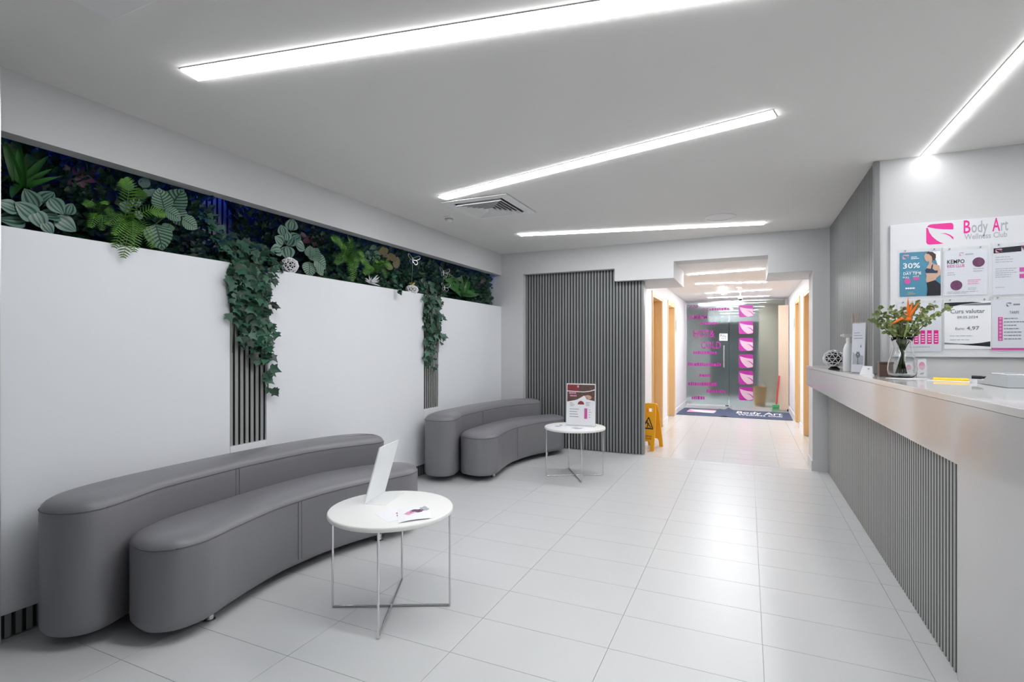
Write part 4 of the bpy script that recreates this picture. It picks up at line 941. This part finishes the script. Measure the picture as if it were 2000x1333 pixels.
wall_leaves(t, root, 'round', 'leaf_silver', ((862, 575, 80, 260), (930, 545, 70, 270), (990, 410, 75, 80), (882, 430, 65, 100), (1052, 482, 70, 60), (965, 500, 65, 200), (950, 632, 60, 300), (1010, 480, 60, 20)), XP, PX)
root = onx(*PX(1180, 640), -3.34); t = thing('striped_calathea', 'large striped calathea below the near end of the soffit', 'plant', (root.x, root.y, 1.9))
wall_leaves(t, root, 'ovate', 'leaf_cal', ((1198, 525, 185, 75), (1090, 780, 175, 275), (1235, 650, 130, 310), (1110, 525, 140, 110), (1305, 690, 110, 330), (1190, 630, 110, 330), (1150, 720, 80, 240)), XP+.05, PX, 1.15)
fern('boston_fern', 'bright green fern spilling over the nearest white panel', (850, 690), ((765, 860), (828, 930), (905, 890), (1035, 860), (1120, 640), (960, 470), (832, 385), (715, 700), (760, 770), (890, 800)), XP+.09, PX)
fern('boston_fern', 'small fern left of the silver-leaved plant', (640, 660), ((560, 570), (700, 560), (740, 640), (600, 720), (680, 740)), XP+.03, PX)
# far end
root = onx(*PY(440, 480), -3.36); t = thing('watermelon_peperomia', 'striped peperomia right of the big ivy cascade', 'plant', (root.x, root.y, 1.9))
wall_leaves(t, root, 'ovate', 'leaf_pep', ((355, 505, 95, 190), (440, 525, 105, 270), (380, 432, 95, 150), (462, 432, 95, 70), (540, 475, 95, 340), (505, 400, 85, 40), (430, 392, 80, 100), (400, 352, 75, 110), (470, 310, 90, 90)), XP+.04, PY, 1.3)
root = onx(*PY(620, 590), -3.34); t = thing('striped_calathea', 'striped calathea above the middle white panel', 'plant', (root.x, root.y, 1.9))
wall_leaves(t, root, 'ovate', 'leaf_cal', ((608, 650, 115, 265), (692, 605, 130, 325), (645, 535, 110, 70), (690, 660, 90, 310), (612, 515, 85, 95)), XP+.05, PY, 1.25)
fern('boston_fern', 'yellow-green fern above the middle white panel', (880, 570), ((920, 745), (760, 420), (890, 420), (1055, 650), (1010, 560), (790, 610), (960, 640), (820, 480), (940, 470)), XP+.05, PY)
fern('boston_fern', 'low fern beside the white star ornament', (1090, 660), ((1225, 640), (1180, 725), (1100, 600), (1010, 690), (1150, 600)), XP+.06, PY)
root = onx(*PY(1220, 600), -3.36); t = thing('round_leaf_plant', 'brownish round-leaved plant under the soffit', 'plant', (root.x, root.y, 1.9))
wall_leaves(t, root, 'round', 'leaf_brown', ((1180, 560, 75, 90), (1172, 512, 70, 110), (1272, 602, 80, 320), (1242, 560, 65, 50), (1215, 630, 60, 250)), XP, PY, 1.3)
root = onx(*PY(1095, 560), -3.38); t = thing('striped_calathea', 'dark striped calathea between the far ferns', 'plant', (root.x, root.y, 1.9))
wall_leaves(t, root, 'ovate', 'leaf_cal', ((1090, 580, 80, 270), (1100, 500, 80, 90), (1060, 540, 70, 170), (1130, 545, 70, 10)), XP-.05, PY, 1.25)
for lab, c, specs, cv in (('dark purple-leaved plant high in the middle of the planting', (630, 410), ((600, 380, 110, 120), (660, 370, 110, 60), (700, 420, 110, 0), (580, 430, 100, 190), (640, 440, 90, 280), (720, 380, 90, 30), (560, 390, 80, 150)), PY),
                          ('dark purple-leaved plant in the near corner under the soffit', (520, 370), ((470, 330, 120, 120), (540, 310, 120, 70), (600, 380, 120, 10), (480, 400, 110, 200), (560, 420, 100, 300), (640, 330, 110, 30), (690, 300, 90, 60)), PX),
                          ('dark purple-leaved plant at the far end of the planting', (1930, 760), ((1930, 730, 70, 80), (1900, 770, 70, 190), (1955, 700, 60, 60), (1945, 790, 60, 300), (1880, 720, 60, 130)), PY)):
    root = onx(*cv(*c), -3.38); t = thing('purple_leaf_plant', lab, 'plant', (root.x, root.y, 1.9)); wall_leaves(t, root, 'lance', 'leaf_plum', specs, XP-.06, cv, 1.6)
r = onx(*PY(1765, 850), -3.28); t = thing('dracaena', 'leafy green dracaena above the farthest white panel', 'plant', (r.x, r.y, 1.9))
for (tx, ty, dx) in ((1655, 700, .05), (1715, 640, .0), (1800, 635, -.05), (1860, 715, .0), (1920, 800, .04), (1905, 880, .08), (1840, 895, .1), (1690, 770, .08), (1760, 680, .05), (1830, 780, .07), (1700, 690, -.02)):
    e = onx(*PY(tx, ty), -3.24+dx); d = e-r; leaf(t, 'strap', 'leaf_green', r, d+Vector((.03, 0, .10)), (.8, -.5, .3), d.length*1.15, 1.5)
# dark filler plants at the back of the recess
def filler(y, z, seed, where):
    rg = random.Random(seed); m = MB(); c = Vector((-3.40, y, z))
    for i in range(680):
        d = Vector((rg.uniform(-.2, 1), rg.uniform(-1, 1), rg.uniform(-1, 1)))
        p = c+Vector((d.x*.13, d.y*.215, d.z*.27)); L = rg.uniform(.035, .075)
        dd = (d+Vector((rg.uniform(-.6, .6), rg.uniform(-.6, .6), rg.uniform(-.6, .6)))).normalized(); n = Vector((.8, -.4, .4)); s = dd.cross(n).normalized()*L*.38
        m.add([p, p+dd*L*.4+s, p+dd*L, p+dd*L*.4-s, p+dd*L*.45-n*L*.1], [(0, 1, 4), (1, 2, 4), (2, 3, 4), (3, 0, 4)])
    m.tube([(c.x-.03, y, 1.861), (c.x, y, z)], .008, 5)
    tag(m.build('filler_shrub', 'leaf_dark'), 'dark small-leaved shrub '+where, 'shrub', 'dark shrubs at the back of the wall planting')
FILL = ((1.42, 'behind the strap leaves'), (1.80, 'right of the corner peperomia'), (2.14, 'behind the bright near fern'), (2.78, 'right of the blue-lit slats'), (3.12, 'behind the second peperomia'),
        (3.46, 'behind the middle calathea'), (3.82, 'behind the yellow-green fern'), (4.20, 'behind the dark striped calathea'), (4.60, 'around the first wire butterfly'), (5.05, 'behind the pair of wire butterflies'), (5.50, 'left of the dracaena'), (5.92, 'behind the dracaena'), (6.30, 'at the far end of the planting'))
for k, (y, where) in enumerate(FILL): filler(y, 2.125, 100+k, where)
tag(MB().box(-3.49, XL-.04, 1.2, 6.55, 1.8605, 1.868).build('planting_bed', 'soil'), 'dark planting bed along the top of the left wall', 'planting bed')
# ivy cascades hanging through the slatted gaps
def cascade(label, y0, y1, top, zmin, n, size, seed, strands):
    rg = random.Random(seed); t = thing('ivy', label, 'ivy', (-3.2, (y0+y1)/2, 1.88), 'ivy cascades in the wall gaps')
    for (ys, ye, ze) in strands:
        pts = spline([(-3.26, ys, 1.90), (-3.13, ys+(ye-ys)*.2, 1.93), (-3.108, ys+(ye-ys)*.4, 1.75), (-3.11, ys+(ye-ys)*.75, (1.75+ze)/2), (-3.112, ye, ze)], 5, False)
        MB().tube(pts, .0022, 5).build('vine', 'stem', t)
    mb = MB(); nf = n*2
    for i in range(nf):
        y = rg.uniform(y0-.01, y1+.005); zlo = zmin(y)+.22; z = zlo+(top-.1-zlo)*rg.random()
        x = rg.uniform(-3.135, -3.115) if z < ZT else rg.uniform(-3.3, -3.17)
        dd = Vector((.15, rg.uniform(-1, 1), rg.uniform(-1, .3))).normalized(); s_ = dd.cross(Vector((.9, -.3, .3))).normalized(); p = Vector((x, y, z)); L = size*.8
        mb.add([p, p+dd*L*.4+s_*L*.4, p+dd*L, p+dd*L*.4-s_*L*.4], [(0, 1, 2, 3)])
    mb.build('foliage', 'leaf_dark', t)
    cnt = 0
    while cnt < n:
        y = rg.uniform(y0-.05, y1+.045); zlo = zmin(y); z = zlo+(top-zlo)*rg.random()**.8
        if z > 1.90: x = rg.uniform(-3.33, -3.16)
        else: x = rg.uniform(-3.125, -3.075)
        edge = (y < y0 or y > y1)
        if edge and rg.random() < .55: continue
        d = Vector((rg.uniform(.1, .6), rg.uniform(-.8, .8), rg.uniform(-1, -.1))); nn_ = Vector((.85, -.4, .45))+Vector((rg.uniform(-.3, .3), rg.uniform(-.4, .4), rg.uniform(-.2, .3)))
        leaf(t, 'ivy', 'leaf_ivy', (x, y, z), d, nn_, size*rg.uniform(.65, 1.25)); cnt += 1
    return t
cascade('thick ivy cascade hanging between the first two white panels', 2.40, 2.67, 2.12, lambda y: (1.50-(y-2.36)*1.5 if y < 2.56 else 1.2-(y-2.56)*1.6), 296, .068, 5,
        ((2.42, 2.38, 1.32), (2.48, 2.44, 1.30), (2.53, 2.56, 1.18), (2.58, 2.62, 1.10), (2.62, 2.665, 1.055), (2.56, 2.66, 1.07)))
cascade('narrower ivy cascade hanging between the middle and farthest panels', 4.67, 4.94, 2.10, lambda y: 1.06+abs(y-4.75)*1.2, 150, .066, 6, ((4.70, 4.68, 1.05), (4.76, 4.76, 1.00), (4.82, 4.84, 1.12), (4.90, 4.91, 1.30)))
def trail(label, pts_uv, conv, n, seed):
    rg = random.Random(seed); P = [onx(*conv(*q), x) for q, x in pts_uv]; t = thing('ivy', label, 'ivy', (P[0].x, P[0].y, 1.9))
    pts = spline(P, 6, False); MB().tube(pts, .002, 5).build('vine', 'stem', t)
    for i in range(n):
        p = Vector(pts[rg.randrange(len(pts))])+Vector((rg.uniform(0, .03), rg.uniform(-.04, .04), rg.uniform(-.03, .03)))
        p.x = max(p.x, -3.12) if p.z < ZT+.03 else p.x
        leaf(t, 'ivy', 'leaf_ivy', p, (rg.uniform(.1, .6), rg.uniform(-.8, .8), rg.uniform(-1, .1)), Vector((.85, -.4, .45)), rg.uniform(.035, .06))
trail('short ivy trail drooping at the near corner of the middle panel', (((300, 560), -3.22), ((330, 620), -3.16), ((340, 660), -3.11), ((345, 730), -3.10)), PY, 16, 1)
trail('short ivy trail drooping at the far corner of the middle panel', (((1240, 700), -3.24), ((1262, 760), -3.16), ((1275, 800), -3.11), ((1285, 840), -3.10)), PY, 14, 2)
trail('leafy ivy clump left of the blue-lit slats', (((1380, 610), -3.30), ((1440, 690), -3.22), ((1500, 760), -3.2), ((1540, 850), -3.18)), PX, 46, 3)
trail('leafy ivy clump above the thick cascade', (((60, 560), -3.30), ((150, 480), -3.28), ((230, 500), -3.25), ((280, 560), -3.22)), PY, 60, 4)
# small white ornaments along the panel tops
def on_top(u, v): p = onx(u, v, -3.20); return Vector((p.x, p.y, ZT-.052))
def pedestal(t, p): MB().lathe([(.03, 0), (.03, .05)], (p.x, p.y, 1.869), 12).build('pot_foot', 'soil', t)
p = on_top(560, 535); t = thing('lattice_ornament', 'white openwork ball ornament near the thick ivy cascade', 'ornament', (p.x, p.y, 1.869)); lattice_ball(t, (p.x+.03, p.y, ZT+.055), .055, .06, .058, .016, 2); pedestal(t, p)
p = on_top(800, 572); t = thing('lattice_ornament', 'white openwork pot ornament with a yellow bloom by the second gap', 'ornament', (p.x, p.y, 1.869)); lattice_ball(t, (p.x+.03, p.y, ZT+.03), .05, .075, .045, .016, 2); pedestal(t, p)
for i in range(6): leaf(t, 'lance', 'petal_yellow', (p.x+.03, p.y, ZT+.075), (math.cos(i)*.6, math.sin(i), .8), (.3, 0, 1), .05, 1.5, 'petal')
p = on_top(718, 560); t = thing('star_ornament', 'white spiky star ornament on the middle panel', 'ornament', (p.x, p.y, 1.869)); pedestal(t, p)
rg = random.Random(4)
for i in range(16):
    d = Vector((rg.uniform(0, 1), rg.uniform(-1, 1), rg.uniform(-.2, 1))).normalized(); c = Vector((p.x+.03, p.y, ZT+.03))
    MB().tube([c, c+d*.10], [.012, .001], 6).build('spike', 'ceramic', t)
def butterfly(label, u, v, s):
    c = onx(u, v, -3.18); t = thing('wire_butterfly', label, 'ornament', c)
    for sg in (-1, 1):
        W1 = spline([(0, 0), (sg*.35, .45), (sg*.95, .75), (sg*1.0, .35), (sg*.5, .02)], 6); W2 = spline([(0, -.02), (sg*.5, -.02), (sg*.7, -.35), (sg*.4, -.65), (sg*.12, -.35)], 6)
        for Wp in (W1, W2):
            P3 = [Vector((c.x+.02*abs(a), c.y+a*s, c.z+b*s*.7)) for a, b in Wp]; MB().tube(P3+[P3[0]], .0024, 5).build('wing_outline', 'steel', t)
    MB().tube([c+Vector((0, 0, -.3*s)), c+Vector((0, 0, .25*s))], .005, 6).build('body', 'ceramic', t)
    MB().tube([c+Vector((0, 0, -.3*s)), Vector((c.x-.02, c.y, 1.869))], .0018, 4).build('stake', 'steel', t)
butterfly('white wire butterfly above the pot with the yellow bloom', 806, 508, .10)
butterfly('white wire butterfly beside the second ivy cascade', 866, 533, .10)
butterfly('low white wire butterfly at the near edge of the farthest panel', 868, 562, .09)
